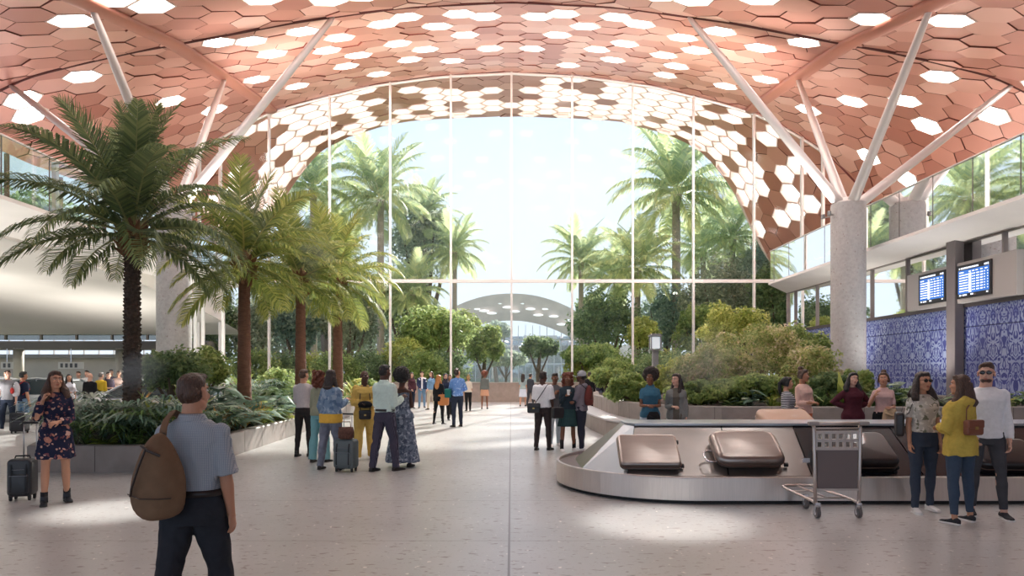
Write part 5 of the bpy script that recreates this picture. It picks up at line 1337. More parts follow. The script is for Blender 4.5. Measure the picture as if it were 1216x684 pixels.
        if sh.get('sock'): m2 = MB(); m2.tube([an+Vector((0,0,-.03)), an+Vector((0,0,sh['sock'])) + (kn-an).normalized()*.0], [.042,.044], 14); m2.build('sock', sh.get('sockmat', M('sock_black', (24,24,26), .8)), root, smooth=True)
    # ---------- extras that belong to the clothing
    T = lambda p: hc + HR @ Vector(p)
    if k.get('sunglasses'):
        g = MB()
        for sd in (-1,1): g.ell(T((sd*.032,-.094,.010)), (.028,.005,.021), HR, 14, 8); g.tube([T((sd*.058,-.088,.016)),T((sd*.082,-.03,.012)),T((sd*.084,.012,.008))], .0025, 6)
        g.tube([T((-.01,-.097,.016)),T((.01,-.097,.016))], .003, 6); g.build('sunglasses', M('shades', (22,18,18), .12, spec=.8), root, smooth=True)
    if k.get('cap') == 'beanie':
        m = MB(); m.ell(T((0,.02,.062)), (.089,.104,.088), HR, 20, 12); m.ell(T((0,.018,.03)), (.092,.107,.026), HR, 20, 8)
        m.build('beanie', M('beanie_grey', (168,168,172), .9, bump=.5, scale=60), root, smooth=True)
    if k.get('hair') == 'scarf':
        m = MB(); 
        m.ell(T((0,.03,.03)), (.095,.105,.105), HR, 20, 12); m.tube([T((0,.03,-.05)), hc+Vector((0,.02,-.14)), hc+Vector((0,.01,-.22)), hc+Vector((0,0,-.30))], [(.085,.08),(.10,.085),(.15,.10),(.16,.11)], 20, up=(0,1,0))
        m.ell(T((0,-.03,-.085)), (.06,.06,.04), HR, 14, 8)
        v, f = remesh(m, .012, 2); mesh_obj('headscarf', [(v,f,0)], [M('scarf', k.get('scarfc',(46,46,60)), .8)], root)
    if k.get('lapel'):
        m = MB()
        for sd in (-1,1): m.tube([up(Vector((sd*.055,-.06,1.47))), up(Vector((sd*.06,-.125,1.38))), up(Vector((sd*.012,-.152,1.22)))], [(.022,.004),(.03,.005),(.008,.003)], 8, up=(0,1,0))
        m.build('lapel', k['lapel'], root)
    for c in root.children: 
        if s != 1: c.scale = (s,s,s)
    J['up'] = up; J['dz'] = dz; J['s'] = s; J['root'] = root; J['hc'] = hc; J['xy'] = (x,y,face)
    return J
def world(J, p):
    x, y, face = J['xy']; v = Matrix.Rotation(math.radians(face), 3, 'Z') @ (Vector(p)*J['s']); return Vector((x+v.x, y+v.y, v.z))
def hand(J, sd, d=.09): S, E, W, b = J['arm',sd]; return world(J, W+b*d)
# ---- fabrics
def fab(n, c, **k): return M('cloth_'+n, c, k.pop('rough', .85), spec=.2, var=k.pop('var', .06), scale=k.pop('scale', 30), **k)
def pattern(name, base, cols, scale, thr=.56, kind='noise', w=.5):
    m = bpy.data.materials.new(name); m.use_nodes = True; nt = m.node_tree; b = nt.nodes['Principled BSDF']; L = nt.links.new; tc = nt.nodes.new('ShaderNodeTexCoord')
    prev = None
    for i, c in enumerate(cols):
        if kind == 'noise':
            n = nt.nodes.new('ShaderNodeTexNoise'); n.inputs['Scale'].default_value = scale*(1+.4*i); n.inputs['Detail'].default_value = 1.5; mp = nt.nodes.new('ShaderNodeMapping'); mp.inputs['Location'].default_value = (i*3.3,i*1.7,0); L(tc.outputs['Object'], mp.inputs[0]); L(mp.outputs[0], n.inputs['Vector']); f = n.outputs['Fac']
        elif kind == 'wave':
            n = nt.nodes.new('ShaderNodeTexWave'); n.bands_direction = ('X','Z')[i%2] if len(cols) > 1 else w if isinstance(w,str) else 'X'; n.inputs['Scale'].default_value = scale; n.inputs['Distortion'].default_value = 0 if len(cols) > 1 or w == 'X' else 1.5; L(tc.outputs['Object'], n.inputs['Vector']); f = n.outputs['Fac']
        r = nt.nodes.new('ShaderNodeValToRGB'); r.color_ramp.elements[0].position = thr; r.color_ramp.elements[1].position = thr+.03; L(f, r.inputs[0])
        mx = nt.nodes.new('ShaderNodeMix'); mx.data_type = 'RGBA'; L(r.outputs[0], mx.inputs[0]); mx.inputs[7].default_value = (*lin(c),1)
        if prev is None: mx.inputs[6].default_value = (*lin(base),1)
        else: L(prev, mx.inputs[6])
        prev = mx.outputs[2]
    L(prev, b.inputs['Base Color']); b.inputs['Roughness'].default_value = .8; b.inputs['Specular IOR Level'].default_value = .2
    return m
jeans = fab('denim_dark', (44,52,68)); jeansL = fab('denim_light', (110,140,166)); black = fab('black', (30,30,33)); charcoal = fab('charcoal', (58,56,60)); navy = fab('navy', (38,44,66)); white = fab('white', (232,232,234)); 
shoeB = M('shoe_black', (30,28,28), .4); shoeW = M('shoe_white', (226,224,222), .5); soleW = M('sole_white', (230,228,224), .5)
sneak = {'mat': shoeW, 'sole': soleW}; vans = {'mat': M('shoe_canvas', (36,36,42), .7), 'sole': soleW}; dress_shoe = {'mat': shoeB}
TR_ = lambda mat, **k: dict(type='trousers', mat=mat, **k)
# ---- foreground man with the rucksack
shirtP = pattern('checked_shirt', (172,178,184), [(140,150,160),(144,154,164)], 30, .80, 'wave')
bigman = person('man in a pale blue checked short sleeved shirt walking away with a brown rucksack', -1.93, 4.15, 1.69, 176, vox=.009, hvox=.005, skin='tan', hair='short', hairc='brown', look=(-10,-3), legs=((14,4,6),(-12,3,14)), arms=('down','strap'),
  top=dict(mat=shirtP, sleeve=.46, hem=1.0, ease=.018, cuff=.014, wr=.007, collar=True, slack=.006), bottom=TR_(fab('slate_trousers', (46,48,54)), belt=True, waist=1.04, wr=.007, ease=.018, flare=.012), shoes=dress_shoe, curl=24, build=1.08)
def rucksack(J, label, mat, strapm, off, zb, H_, W_, D_, sd=-1, face=None, name='backpack', full=True):
    x, y, f = J['xy']; root = thing(name, label, 'bag', world(J, off), math.radians(f if face is None else face))
    prof = [(0,.28,.5),(.02,.62,.75),(.10,.92,.95),(.25,1.0,1.0),(.42,.97,.98),(.58,.84,.9),(.74,.66,.78),(.88,.45,.6),(.97,.22,.35),(1.0,.06,.1)]
    n = 28; rings = []
    for t, a, b in prof: rings.append([Vector((W_/2*a*math.cos(2*PI*j/n) + W_*.16*t*0, D_/2*b*math.sin(2*PI*j/n)*(1.1 if math.sin(2*PI*j/n) > 0 else .75)+.0, t*H_)) for j in range(n)])
    m = MB(); m.loft(rings); 
    v = np.array([list(p) for p in m.v]); v = wobble(v, .006, 16, 5); o = mesh_obj('bag_body', [(v, m.f, 0)], [mat], root); md = o.modifiers.new('s','SUBSURF'); md.levels = 1; md.render_levels = 1
    if full:
        q = MB(); q.tube([(W_*.02,D_*.50,H_*.86),(W_*.12,D_*.56,H_*.66),(W_*.26,D_*.535,H_*.40),(W_*.30,D_*.50,H_*.30)], [(.006,.008)]*4, 8); q.tube([(-W_*.40,D_*.40,H_*.30),(-W_*.2,D_*.54,H_*.30),(W_*.1,D_*.575,H_*.29),(W_*.42,D_*.36,H_*.30)], [(.003,.003)]*4, 6)
        q.tube([(-W_*.2,D_*.42,H_*.78),(-W_*.0,D_*.50,H_*.84),(W_*.14,D_*.42,H_*.88)], [(.008,.008)]*3, 8); q.build('zipper', M('zip_brown', (58,48,42), .5), root)
    return root
brown_c = fab('brown_canvas', (122,96,74), var=.1, scale=14)
rk = rucksack(bigman, 'brown teardrop rucksack slung over one shoulder of the man in the checked shirt', brown_c, None, (.10,.21,0), 0, .50, .32, .24)
rk.location.z = .86; rk.rotation_euler = (math.radians(-6), math.radians(-4), math.radians(176))
sp_ = MB(); i_ = rk.matrix_world.inverted() if False else None
def wstrap(J, root, pts, w, t, mat, name='shoulder_strap'):
    """pts in the wearer's frame, converted to the bag's frame"""
    bpy.context.view_layer.update(); iv = root.matrix_world.inverted(); P = [iv @ world(J, p) for p in pts]
    m = MB(); m.tube(P, [(w,t)]*len(P), 10, up=(0,0,1) if False else None); m.build(name, mat, root, smooth=True)
wstrap(bigman, rk, [(.085,.20,1.37),(.10,.165,1.42),(.105,.125,1.47),(.11,.05,1.515),(.12,-.06,1.48),(.15,-.13,1.36),(.19,-.12,1.2),(.26,.0,1.05),(.27,.12,.98)], .026, .006, brown_c)
wstrap(bigman, rk, [(.085,.215,1.34),(.09,.195,1.39)], .02, .02, M('zip_brown', (58,48,42), .5), 'buckle')
# ---- woman in the floral dress
floral = pattern('floral_navy', (34,38,62), [(184,128,110),(206,166,150),(120,72,80)], 11, .63)
fw = person('woman in a navy floral dress laughing with one hand at her ear', -5.88, 8.8, 1.70, 38, fem=True, vox=.010, hvox=.0055, skin='tan', hair='wavy', hairc='brown', hlen=.14, look=(12,-2), legs=((2,3,2),(-5,4,4)), arms=('ear',((.12,.25,-1),(-.8,.8,-.1))),
  top=dict(mat=floral, sleeve=.88, hem=.60, ease=.014, flare=.045, wr=.008, slack=.010, name='dress', cuff=.008), shoes={'mat': M('boot_black', (30,32,40), .35), 'boot': .05, 'sock': .09}, curl=40)
# ---- two boys at the left
person('young man in a grey tee shirt and dark jeans with a black strap bag', gx(9,19.8), 19.8, 1.74, 25, skin='light', hair='short', hairc='brown', top=dict(mat=fab('grey_tee', (132,130,134)), sleeve=.35, hem=.9), bottom=TR_(jeans), shoes=sneak, arms=('down','down'), look=(20,0))
b2 = person('youth in a navy tee shirt and light jeans seen from behind with a small rucksack', gx(28,19.3), 19.3, 1.70, 150, skin='tan', hair='short', hairc='black', top=dict(mat=navy, sleeve=.4, hem=.9), bottom=TR_(jeansL), shoes=sneak, arms=('down','down_out'))
r_ = rucksack(b2, 'small red and white rucksack worn by the youth in navy', fab('pack_white', (200,196,200)), None, (-.05,.2,0), 0, .42, .30, .18, full=True); r_.location.z = 1.02; r_.rotation_euler = (0,0,math.radians(150))
wstrap(b2, r_, [(-.12,.16,1.40),(-.12,.05,1.49),(-.12,-.08,1.44),(-.14,-.10,1.25),(-.17,.10,1.1)], .02, .006, fab('pack_red', (176,50,46)))
MB().ell((0,.115,.16), (.1,.03,.09), n=14, m=8).build('front_pocket', fab('pack_red', (176,50,46)), r_, smooth=True)
# ---- people beyond the left planter
LB = [('man in a pale pink shirt facing the camera beyond the planter',93,26.5,1.72,10,'light','short','brown',fab('pink_shirt',(206,176,184)),charcoal,.9,False),
 ('man in a pale grey shirt partly hidden behind the man in pink',103,28,1.76,0,'light','short','dark',fab('pale_shirt',(206,204,206)),jeans,.45,False),
 ('bald man in a black hooded coat seen from behind beyond the planter',107,22.0,1.66,180,'light','none','grey',black,black,1,False),
 ('grey haired person in a mustard yellow top beyond the planter',120,24.5,1.68,170,'light','short','grey',fab('mustard',(206,172,52)),charcoal,.9,False),
 ('person in a dark tee shirt beside the mustard yellow top',129,26,1.70,60,'light','short','dark',fab('plum_dark',(58,50,62)),jeans,.45,False),
 ('tall dark haired person looking down next to the dark tee shirt',132,28.5,1.80,30,'tan','short','black',fab('slate_top',(86,84,96)),black,.9,False),
 ('person in a rusty checked shirt beside the palm trunk',141,27,1.74,20,'tan','short','brown',pattern('rusty_check',(188,160,148),[(160,112,96),(214,196,186)],22,.7,'wave'),charcoal,.9,False),
 ('woman in a white top partly hidden behind the floral dress',82,22.5,1.62,40,'tan','long','black',fab('soft_white',(206,204,212)),black,.45,True)]
for lab, px, Y, H, fc, sk, hr, hc_, tm, bm, sl, fe in LB:
    person(lab, gx(px,Y), Y, H, fc, vox=.016, skin=sk, hair=hr, hairc=hc_, fem=fe, top=dict(mat=tm, sleeve=sl, hem=.88, ease=.022), bottom=TR_(bm), arms=('front' if fc < 90 else 'down','down'), shoes=dress_shoe)
# ---- centre left group
person('slim man in a pale grey shirt seen from behind beside the low planter', gx(361,13.8), 13.8, 1.74, 172, skin='tan', hair='short', hairc='brown', look=(-20,0), top=dict(mat=fab('stone_shirt', (190,182,182)), sleeve=.62, hem=.98, ease=.012), bottom=TR_(fab('brown_black', (50,46,46)), ease=.006), shoes={'mat': shoeB,'boot':.04}, arms=(((.2,.02,-1),(-.1,.55,-.7)),'low_front'), legs=((2,2,2),(-4,2,3)))
person('woman with curly auburn hair in aqua trousers half hidden behind the denim jacket', gx(380,12.9), 12.9, 1.70, 165, fem=True, skin='olive', hair='curly', hairc='auburn', top=dict(mat=fab('sage', (150,152,130)), sleeve=.9, hem=.9), bottom=TR_(fab('aqua', (122,172,178)), flare=.03), shoes={'mat': shoeB})
cjk = person('person with shoulder length dark hair in a denim jacket and silver trousers', gx(393,11.95), 11.95, 1.73, 160, fem=True, build=1.06, skin='tan', hair='long', hlen=.06, hairc='dark', top=dict(mat=fab('mustard_shirt', (222,176,74)), sleeve=0, hem=.82, ease=.022, flare=.01), layers=(dict(mat=pattern('washed_denim', (118,140,164), [(150,166,184),(92,116,144)], 9, .56), sleeve=1, hem=.98, ease=.04),),
  bottom=TR_(fab('silver_trousers', (116,120,134), rough=.35, var=.2, scale=14), ease=.02, wr=.008), shoes=dress_shoe, arms=('hold',((.25,-.05,-1),(.1,.5,-.6))), legs=((3,5,3),(-6,5,3)))
yel = person('person in a loose yellow trouser suit with long braids holding a black bag', gx(433,13.3), 13.3, 1.72, 14, skin='dark', hair='none', hairc='black', top=dict(mat=fab('yellow_suit', (206,174,96)), sleeve=.95, hem=.80, ease=.035, slack=.012, wr=.008, neck=1.44, name='jacket'), bottom=TR_(fab('yellow_suit', (206,174,96)), ease=.03, wr=.008, flare=.01), shoes=sneak, arms=('front','front'), look=(12,0), lapel=fab('yellow_suit_l', (190,156,80)), legs=((8,4,8),(-8,4,4)))
grn = person('tall man in a pale mint shirt and pinstripe trousers', gx(457,11.75), 11.75, 1.82, 150, skin='dark', hair='short', hairc='black', look=(-6,4), top=dict(mat=fab('mint_shirt', (206,224,214)), sleeve=.95, hem=.98, ease=.030, slack=.01, wr=.007, collar=True), bottom=TR_(pattern('pinstripe', (62,58,72), [(96,92,108)], 26, .8, 'wave', 'X'), belt=True, ease=.014, flare=.008), shoes=dress_shoe, arms=('hold','front'), legs=((12,4,8),(-10,3,2)))
person('woman with a large black afro in a long grey patterned dress', gx(478,12.25), 12.25, 1.70, 168, fem=True, skin='dark', hair='afro', hairc='black', top=dict(mat=pattern('grey_pattern', (112,122,138), [(164,172,186),(80,90,108)], 14, .54), sleeve=0, hem=.09, ease=.016, flare=.14, neck=1.36, name='dress', wr=.006), shoes=dress_shoe, arms=('front','down'))
# ---- far pairs
far = [('woman in a dark burgundy jacket and jeans near the low stone wall',489,32,1.68,30,True,'light','long','dark',fab('burgundy',(74,44,52)),jeans,1),
 ('man in a navy jacket over a white shirt and light jeans near the stone wall',501,32.5,1.72,10,False,'light','short','brown',fab('navy_jacket',(48,60,90)),jeansL,1),
 ('woman in a light denim top and pale trousers near the stone wall',512,31,1.72,-30,True,'light','long','brown',fab('sky_denim',(120,156,192)),fab('cream_trousers',(206,196,176)),.9),
 ('woman with auburn afro hair and tan skirt walking away by the stone wall',575.5,31.5,1.70,180,True,'brown','afro','auburn',fab('olive_grey',(104,108,104)),None,1),
 ('woman in a light top and pale skirt by the low stone wall',621,34,1.62,170,True,'tan','long','dark',fab('soft_teal',(150,166,166)),None,.4),
 ('person in a dark suit leaning beside the woman in the pale skirt',630,34.5,1.62,140,False,'tan','short','black',fab('dark_suit',(60,62,68)),fab('dark_suit',(60,62,68)),1),
 ('person in a pale top behind the man with the teal bag',556,30,1.55,200,True,'tan','bun','blond',fab('cream_top',(206,196,180)),black,.5),
 ('man in black with a bag over one shoulder beyond the person in the beanie',700,28,1.70,170,False,'tan','short','dark',black,black,1),
 ('man in a dark jacket and grey jeans standing apart near the high planter',712,29,1.68,120,False,'tan','short','black',fab('midnight',(40,42,54)),fab('grey_jeans',(96,104,122)),1),
 ('woman in dark clothes standing behind the woman in the headscarf',534,27,1.60,30,True,'tan','long','dark',black,black,1)]
for lab, px, Y, H, fc, fe, sk, hr, hc_, tm, bm, sl in far:
    kw = {}
    if bm is None: kw['bottom'] = dict(type='skirt', mat=fab('tan_skirt',(196,150,122)) if 'tan skirt' in lab else fab('pale_skirt',(206,214,226)), hem=.62 if 'tan skirt' in lab else .5, flare=.03)
    else: kw['bottom'] = TR_(bm)
    if 'navy jacket' in lab:
        kw['layers'] = (dict(mat=tm, sleeve=1, hem=.9, ease=.03, open=.045),); tm = white
    person(lab, gx(px,Y), Y, H, fc, vox=.016, fem=fe, skin=sk, hair=hr, hairc=hc_, top=dict(mat=tm, sleeve=sl, hem=.92, ease=.022), arms=('low_front','down') if fc < 100 else ('down','down'), shoes=dress_shoe, legs=((7,3,4),(-7,3,6)), **kw)
orw = person('blond woman in black with a large tan leather bag, seen from behind', gx(521,22.2), 22.2, 1.60, 150, fem=True, vox=.014, skin='light', hair='long', hlen=.22, hairc='orange', top=dict(mat=black, sleeve=.95, hem=.82, ease=.04, slack=.015), bottom=TR_(black, ease=.002), shoes=vans, arms=('front','down'), legs=((5,5,3),(-5,5,3)))
tbm = person('man in a bright blue checked shirt with a teal bag looking up', gx(543,21.3), 21.3, 1.80, 205, vox=.014, skin='tan', hair='short', hairc='dark', look=(-60,-22), top=dict(mat=pattern('blue_check', (108,146,204), [(160,190,226),(84,120,186)], 16, .6), sleeve=.9, hem=.92, ease=.028), bottom=TR_(fab('navy_chino', (48,54,70))), shoes=dress_shoe, arms=('bag','cup'), legs=((6,4,6),(-6,5,3)))
person('woman in a dark headscarf and navy coat facing the couple with bags', gx(529,24), 24, 1.64, 12, fem=True, vox=.014, skin='light', hair='scarf', top=dict(mat=navy, sleeve=1, hem=.7, ease=.03, flare=.03), bottom=TR_(black), shoes=dress_shoe, arms=('front','front'))
# ---- centre right group
wsh = person('man in a white shirt and dark trousers with a dark strap bag', gx(645,14.9), 14.9, 1.70, 160, skin='dark', hair='short', hairc='dark', look=(-25,6), top=dict(mat=white, sleeve=.45, hem=.95, ease=.034, slack=.012, cuff=.01, wr=.007), bottom=TR_(fab('brown_trousers', (62,54,54)), ease=.012), shoes=dress_shoe, arms=('down','front'), legs=((4,3,3),(-4,4,3)))
person('person in a grey jacket and pale jeans behind the green plaid skirt', gx(659,15.7), 15.7, 1.66, 20, fem=True, skin='brown', hair='short', hairc='dark', top=dict(mat=fab('grey_jacket', (92,92,96)), sleeve=1, hem=.9, ease=.03), bottom=TR_(fab('pale_jeans', (176,188,196))), shoes=sneak, arms=('cup','down'), look=(-15,5))
pld = person('woman with big curly auburn hair, dark top and green plaid skirt holding a cup', gx(674,14.7), 14.7, 1.66, 15, fem=True, skin='brown', hair='curly', hairc='auburn', top=dict(mat=fab('dark_teal', (42,54,62)), sleeve=.95, hem=.95, ease=.03), bottom=dict(type='skirt', mat=pattern('green_plaid', (38,66,66), [(70,104,98),(28,38,52)], 14, .72, 'wave'), hem=.56, flare=.05, ease=.016), shoes={'mat': shoeW,'sole': soleW,'sock':.18}, arms=('cup','front'), look=(-20,6), legs=((4,5,3),(-2,7,3)))
hdy = person('person in a grey beanie and mauve hoodie with a maroon rucksack', gx(690,14.8), 14.8, 1.70, 245, skin='dark', hair='short', hairc='black', cap='beanie', look=(6,0), top=dict(mat=fab('mauve_hoodie', (126,118,126)), sleeve=1, hem=.88, ease=.032, hood=True, slack=.008), bottom=TR_(fab('ink_jeans', (46,48,60)), ease=.012), shoes=sneak, arms=('down','cup'), legs=((3,3,3),(-3,3,2)))
# ---- behind the carousel
afr = person('woman with an afro in a teal blue polo shirt standing behind the carousel', gx(772,12.6), 12.6, 1.70, -8, fem=True, skin='brown', hair='afro', hairc='dark', look=(-18,0), top=dict(mat=fab('teal_polo', (62,104,126)), sleeve=.28, hem=.88, ease=.014, collar=True), bottom=TR_(fab('pale_denim', (196,204,212))), shoes=sneak, arms=('front','front'))
person('woman with long dark hair in a grey cardigan beside the teal polo shirt', gx(803,12.7), 12.7, 1.66, -14, fem=True, skin='light', hair='long', hlen=.16, hairc='dark', look=(-35,0), top=dict(mat=fab('taupe_top', (104,98,88)), sleeve=.45, hem=.85, ease=.014), layers=(dict(mat=fab('grey_cardigan', (126,128,126)), sleeve=.9, hem=.75 if False else .86, ease=.03, open=.06, name='cardigan'),), bottom=TR_(fab('pale_linen', (176,174,170))), shoes=sneak, arms=('front','down'))
person('dark haired woman in a black and white striped top behind the carousel', gx(935,12.3), 12.3, 1.60, 68, fem=True, skin='tan', hair='ponytail', hairc='black', look=(8,0), top=dict(mat=pattern('zebra', (34,32,36), [(206,204,206)], 9, .5, 'wave', 'Z'), sleeve=.9, hem=.80, ease=.03, flare=.02), bottom=TR_(black), shoes=dress_shoe, arms=('down','front'))
person('woman with a bun in a blush pink top beside the striped top', gx(954,13.2), 13.2, 1.74, 25, fem=True, skin='olive', hair='bun', hairc='brown', look=(25,0), top=dict(mat=fab('blush', (222,184,170)), sleeve=.9, hem=.9, ease=.026), bottom=TR_(fab('coral', (206,112,76))), shoes=sneak, arms=('front','cross'))
person('smiling woman with long black hair in a maroon dress, hands on hips', gx(1013,12.4), 12.4, 1.68, 0, fem=True, skin='light', hair='wavy', hlen=.12, hairc='black', tilt=5, top=dict(mat=fab('maroon', (78,34,44)), sleeve=.95, hem=.58, ease=.03, flare=.05, slack=.01, name='dress'), shoes=dress_shoe, arms=('hip','hip'))
pk = person('laughing woman in a pale pink tee shirt holding a beige coat behind the carousel', gx(1049,12.2), 12.2, 1.68, -12, fem=True, skin='tan', hair='bun', hairc='brown', look=(-20,-4), top=dict(mat=fab('pale_pink', (206,170,164)), sleeve=.4, hem=.98, ease=.012), bottom=TR_(black), shoes=dress_shoe, arms=(((.4,.1,-.9),(-.3,.5,.9)),'front'))
# ---- right foreground trio
ft = person('woman in sunglasses, leaf patterned tee shirt and dark jeans by the carousel', gx(1096,8.3), 8.3, 1.69, -4, fem=True, vox=.010, hvox=.0055, skin='tan', hair='wavy', hlen=.10, hairc='dark', look=(10,0), sunglasses=True, top=dict(mat=pattern('leaf_tee', (186,182,172), [(120,122,104),(214,210,200)], 15, .56), sleeve=.36, hem=1.0, ease=.02, cuff=.012, wr=.006), bottom=TR_(fab('blue_jeans', (60,68,82)), ease=.004, waist=1.06), shoes=sneak, arms=('down','down'), legs=((4,2,3),(-6,4,3)))
yj = person('woman in a yellow jacket and blue jeans seen from behind with a brown shoulder bag', gx(1140,7.72), 7.72, 1.66, 196, fem=True, vox=.010, hvox=.006, skin='tan', hair='long', hlen=.10, hairc='brown', look=(28,0), top=dict(mat=fab('yellow_jacket', (198,172,82), var=.08), sleeve=.95, hem=.80, ease=.034, slack=.014, wr=.010, hood=True, name='jacket'), bottom=TR_(fab('blue_jeans2', (62,76,94)), ease=.004, cut=.86), shoes=vans, arms=('front','front'), legs=((2,7,2),(-4,7,3)))
ml = person('bearded man in sunglasses, a white long sleeved top and grey jeans', gx(1171,8.05), 8.05, 1.80, -22, vox=.010, hvox=.0055, skin='light', hair='short', hairc='brown', look=(-16,2), sunglasses=True, top=dict(mat=white, sleeve=.95, hem=.90, ease=.016, slack=.004, wr=.007), bottom=TR_(fab('faded_grey', (72,72,76), var=.15, scale=8), ease=.004, cut=.9), shoes=vans, arms=(((.1,.1,-1),(-.1,.6,-.7)),'down'), legs=((-4,3,3),(8,5,6)))
# beard for the man in white, part of him
hc_ = ml['hc']; bm2 = MB(); HR_ = Matrix.Rotation(math.radians(-16),3,'Z')
bm2.ell(hc_+HR_@Vector((0,-.038,-.082)), (.056,.054,.032), HR_, 16, 10)
o = bm2.build('beard', hairM('brown'), ml['root'], smooth=True); o.scale = (ml['s'],)*3
# ================================================================= bags and held things
def shoulder_bag(J, label, at, w, h, d, mat, face, strap=None, name='handbag', flap=True, cat='bag', clasp=True):
    p = world(J, at); root = thing(name, label, cat, p, math.radians(J['xy'][2]+face))
    R = Matrix.Rotation(PI/2, 3, 'X'); MB().loft([[R @ q for q in r] for r in rbox(w, h, d, min(w,h)*.18)]).build('bag_body', mat, root, smooth=True)
    if flap: 
        f = MB().loft([[R @ Vector((q.x*1.02, q.y*.55, q.z)) + Vector((0,-d*.12,h*.23)) for q in r] for r in rbox(w, h, d*1.0, min(w,h)*.18)]).build('flap', mat, root, smooth=True)
        if clasp: MB().box(-.02,.02,-d*.66,-d*.55,-.02,.012).build('clasp', M('brass', (190,160,96), .3, metal=.8), f)
    if strap:
        bpy.context.view_layer.update(); iv = root.matrix_world.inverted(); P = [iv @ world(J, q) for q in strap]; MB().tube(P, [(.009,.003)]*len(P), 8).build('strap', mat, root, smooth=True)
    return root
leather = M('leather_tan', (150,92,62), .4, var=.1, scale=10); leatherB = M('leather_black', (30,28,30), .35); leatherBr = M('leather_brown', (96,58,44), .4, var=.1, scale=20)
shoulder_bag(yj, 'brown leather shoulder bag on the back of the yellow jacket', (.05,.215,1.15), .23,.17,.07, M('leather_chestnut', (124,72,50), .4), 180, strap=[(.14,.20,1.20),(.10,.17,1.36),(-.08,.10,1.47),(-.10,-.04,1.46),(-.04,-.15,1.3)])
shoulder_bag(ft, 'dark leather bag hanging from the shoulder of the woman in sunglasses', (-.25,.08,1.10), .26,.30,.09, leatherB, 70, strap=[(-.23,.08,1.23),(-.17,.10,1.40),(-.11,.06,1.475),(-.12,-.04,1.44),(-.2,-.06,1.25),(-.23,.04,1.2)], flap=False)
shoulder_bag(yel, 'small black handbag held in front of the yellow suit', (0,-.24,.90), .23,.18,.08, leatherB, 0, strap=[(-.09,-.24,.97),(-.1,-.2,1.2),(-.07,-.08,1.45),(.07,-.08,1.45),(.1,-.2,1.2),(.09,-.24,.97)])
hb2 = hand(yel, -1); 
bb = thing('beret', 'black cap held in the hands of the person in yellow', 'hat', world(yel, (0,-.27,1.10))); mm2 = MB(); mm2.ell((0,0,0), (.14,.07,.07), n=18, m=10); mm2.build('crown', black, bb, smooth=True); MB().tube([(-.12,-.02,-.04),(0,-.06,-.05),(.12,-.02,-.04)], .012, 8).build('brim', black, bb)
shoulder_bag(orw, 'large tan leather bag carried by the blond woman in black', (-.22,.02,.88), .36,.36,.12, M('leather_orange', (196,124,66), .45), 20, strap=[(-.2,.02,1.04),(-.15,.06,1.3),(-.1,.03,1.45)], flap=False, clasp=False)
shoulder_bag(tbm, 'teal holdall under the arm of the man in the blue checked shirt', (.28,-.02,1.02), .40,.28,.18, fab('teal_bag', (36,104,98)), 60, strap=[(.2,0,1.14),(.15,.04,1.35),(.1,.02,1.46),(.08,-.1,1.4)], flap=False)
shoulder_bag(wsh, 'dark messenger bag on the hip of the man in the white shirt', (.16,.19,.95), .28,.22,.08, leatherB, 190, strap=[(.14,.17,1.05),(.0,.165,1.25),(-.10,.12,1.42),(-.12,.02,1.485),(-.06,-.13,1.36),(.12,-.15,1.15),(.2,-.05,1.0)])
shoulder_bag(pld, 'black handbag hanging beside the green plaid skirt', (-.27,-.1,.88), .30,.24,.11, leatherB, 20, strap=[(-.25,-.1,.98),(-.22,-.12,1.18)], flap=False)
r3_ = rucksack(hdy, 'maroon rucksack on the back of the person in the grey beanie', fab('maroon_pack', (104,52,48)), None, (0,.17,0), 0, .44, .30, .20); r3_.location.z = .98; r3_.rotation_euler = (0,0,math.radians(245))
wstrap(hdy, r3_, [(.12,.16,1.38),(.12,.05,1.48),(.12,-.08,1.45),(.13,-.13,1.25),(.15,-.02,1.05),(.14,.12,1.0)], .02, .006, fab('strap_dark', (48,36,36)))
def paper_cup(J, sd, label):
    p = hand(J, sd, .085); root = thing('paper_cup', label, 'cup', (p.x,p.y,p.z-.05)); MB().loft([[Vector((r*math.cos(2*PI*j/16), r*math.sin(2*PI*j/16), z)) for j in range(16)] for r, z in ((.028,0),(.037,.10))]).build('cup_body', M('cup_white', (232,228,222), .5), root, smooth=False)
    MB().loft([[Vector((r*math.cos(2*PI*j/16), r*math.sin(2*PI*j/16), z)) for j in range(16)] for r, z in ((.039,.098),(.039,.108),(.034,.114))]).build('lid', M('cup_lid', (240,240,240), .4), root)
paper_cup(pld, -1, 'white paper cup in the hand of the woman in the plaid skirt'); 
paper_cup(hdy, 1, 'white paper cup held up by the person in the grey beanie')
# brown woven basket bag on the teal grey suitcase handle
bk = thing('woven_bag', 'brown woven bag resting on the teal grey suitcase', 'bag', (gx(412,11.68), 11.62, .565)); MB().loft([[Vector((rx*math.cos(2*PI*j/20), ry*math.sin(2*PI*j/20), z)) for j in range(20)] for rx, ry, z in ((.10,.06,0),(.135,.08,.02),(.14,.085,.1),(.12,.07,.2))]).build('bag_body', M('woven', (92,58,46), .8, bump=.8, scale=40, var=.3), bk, smooth=True); MB().tube([(-.08,0,.19),(-.07,0,.29),(.07,0,.29),(.08,0,.19)], .008, 8).build('handle', leatherBr, bk)
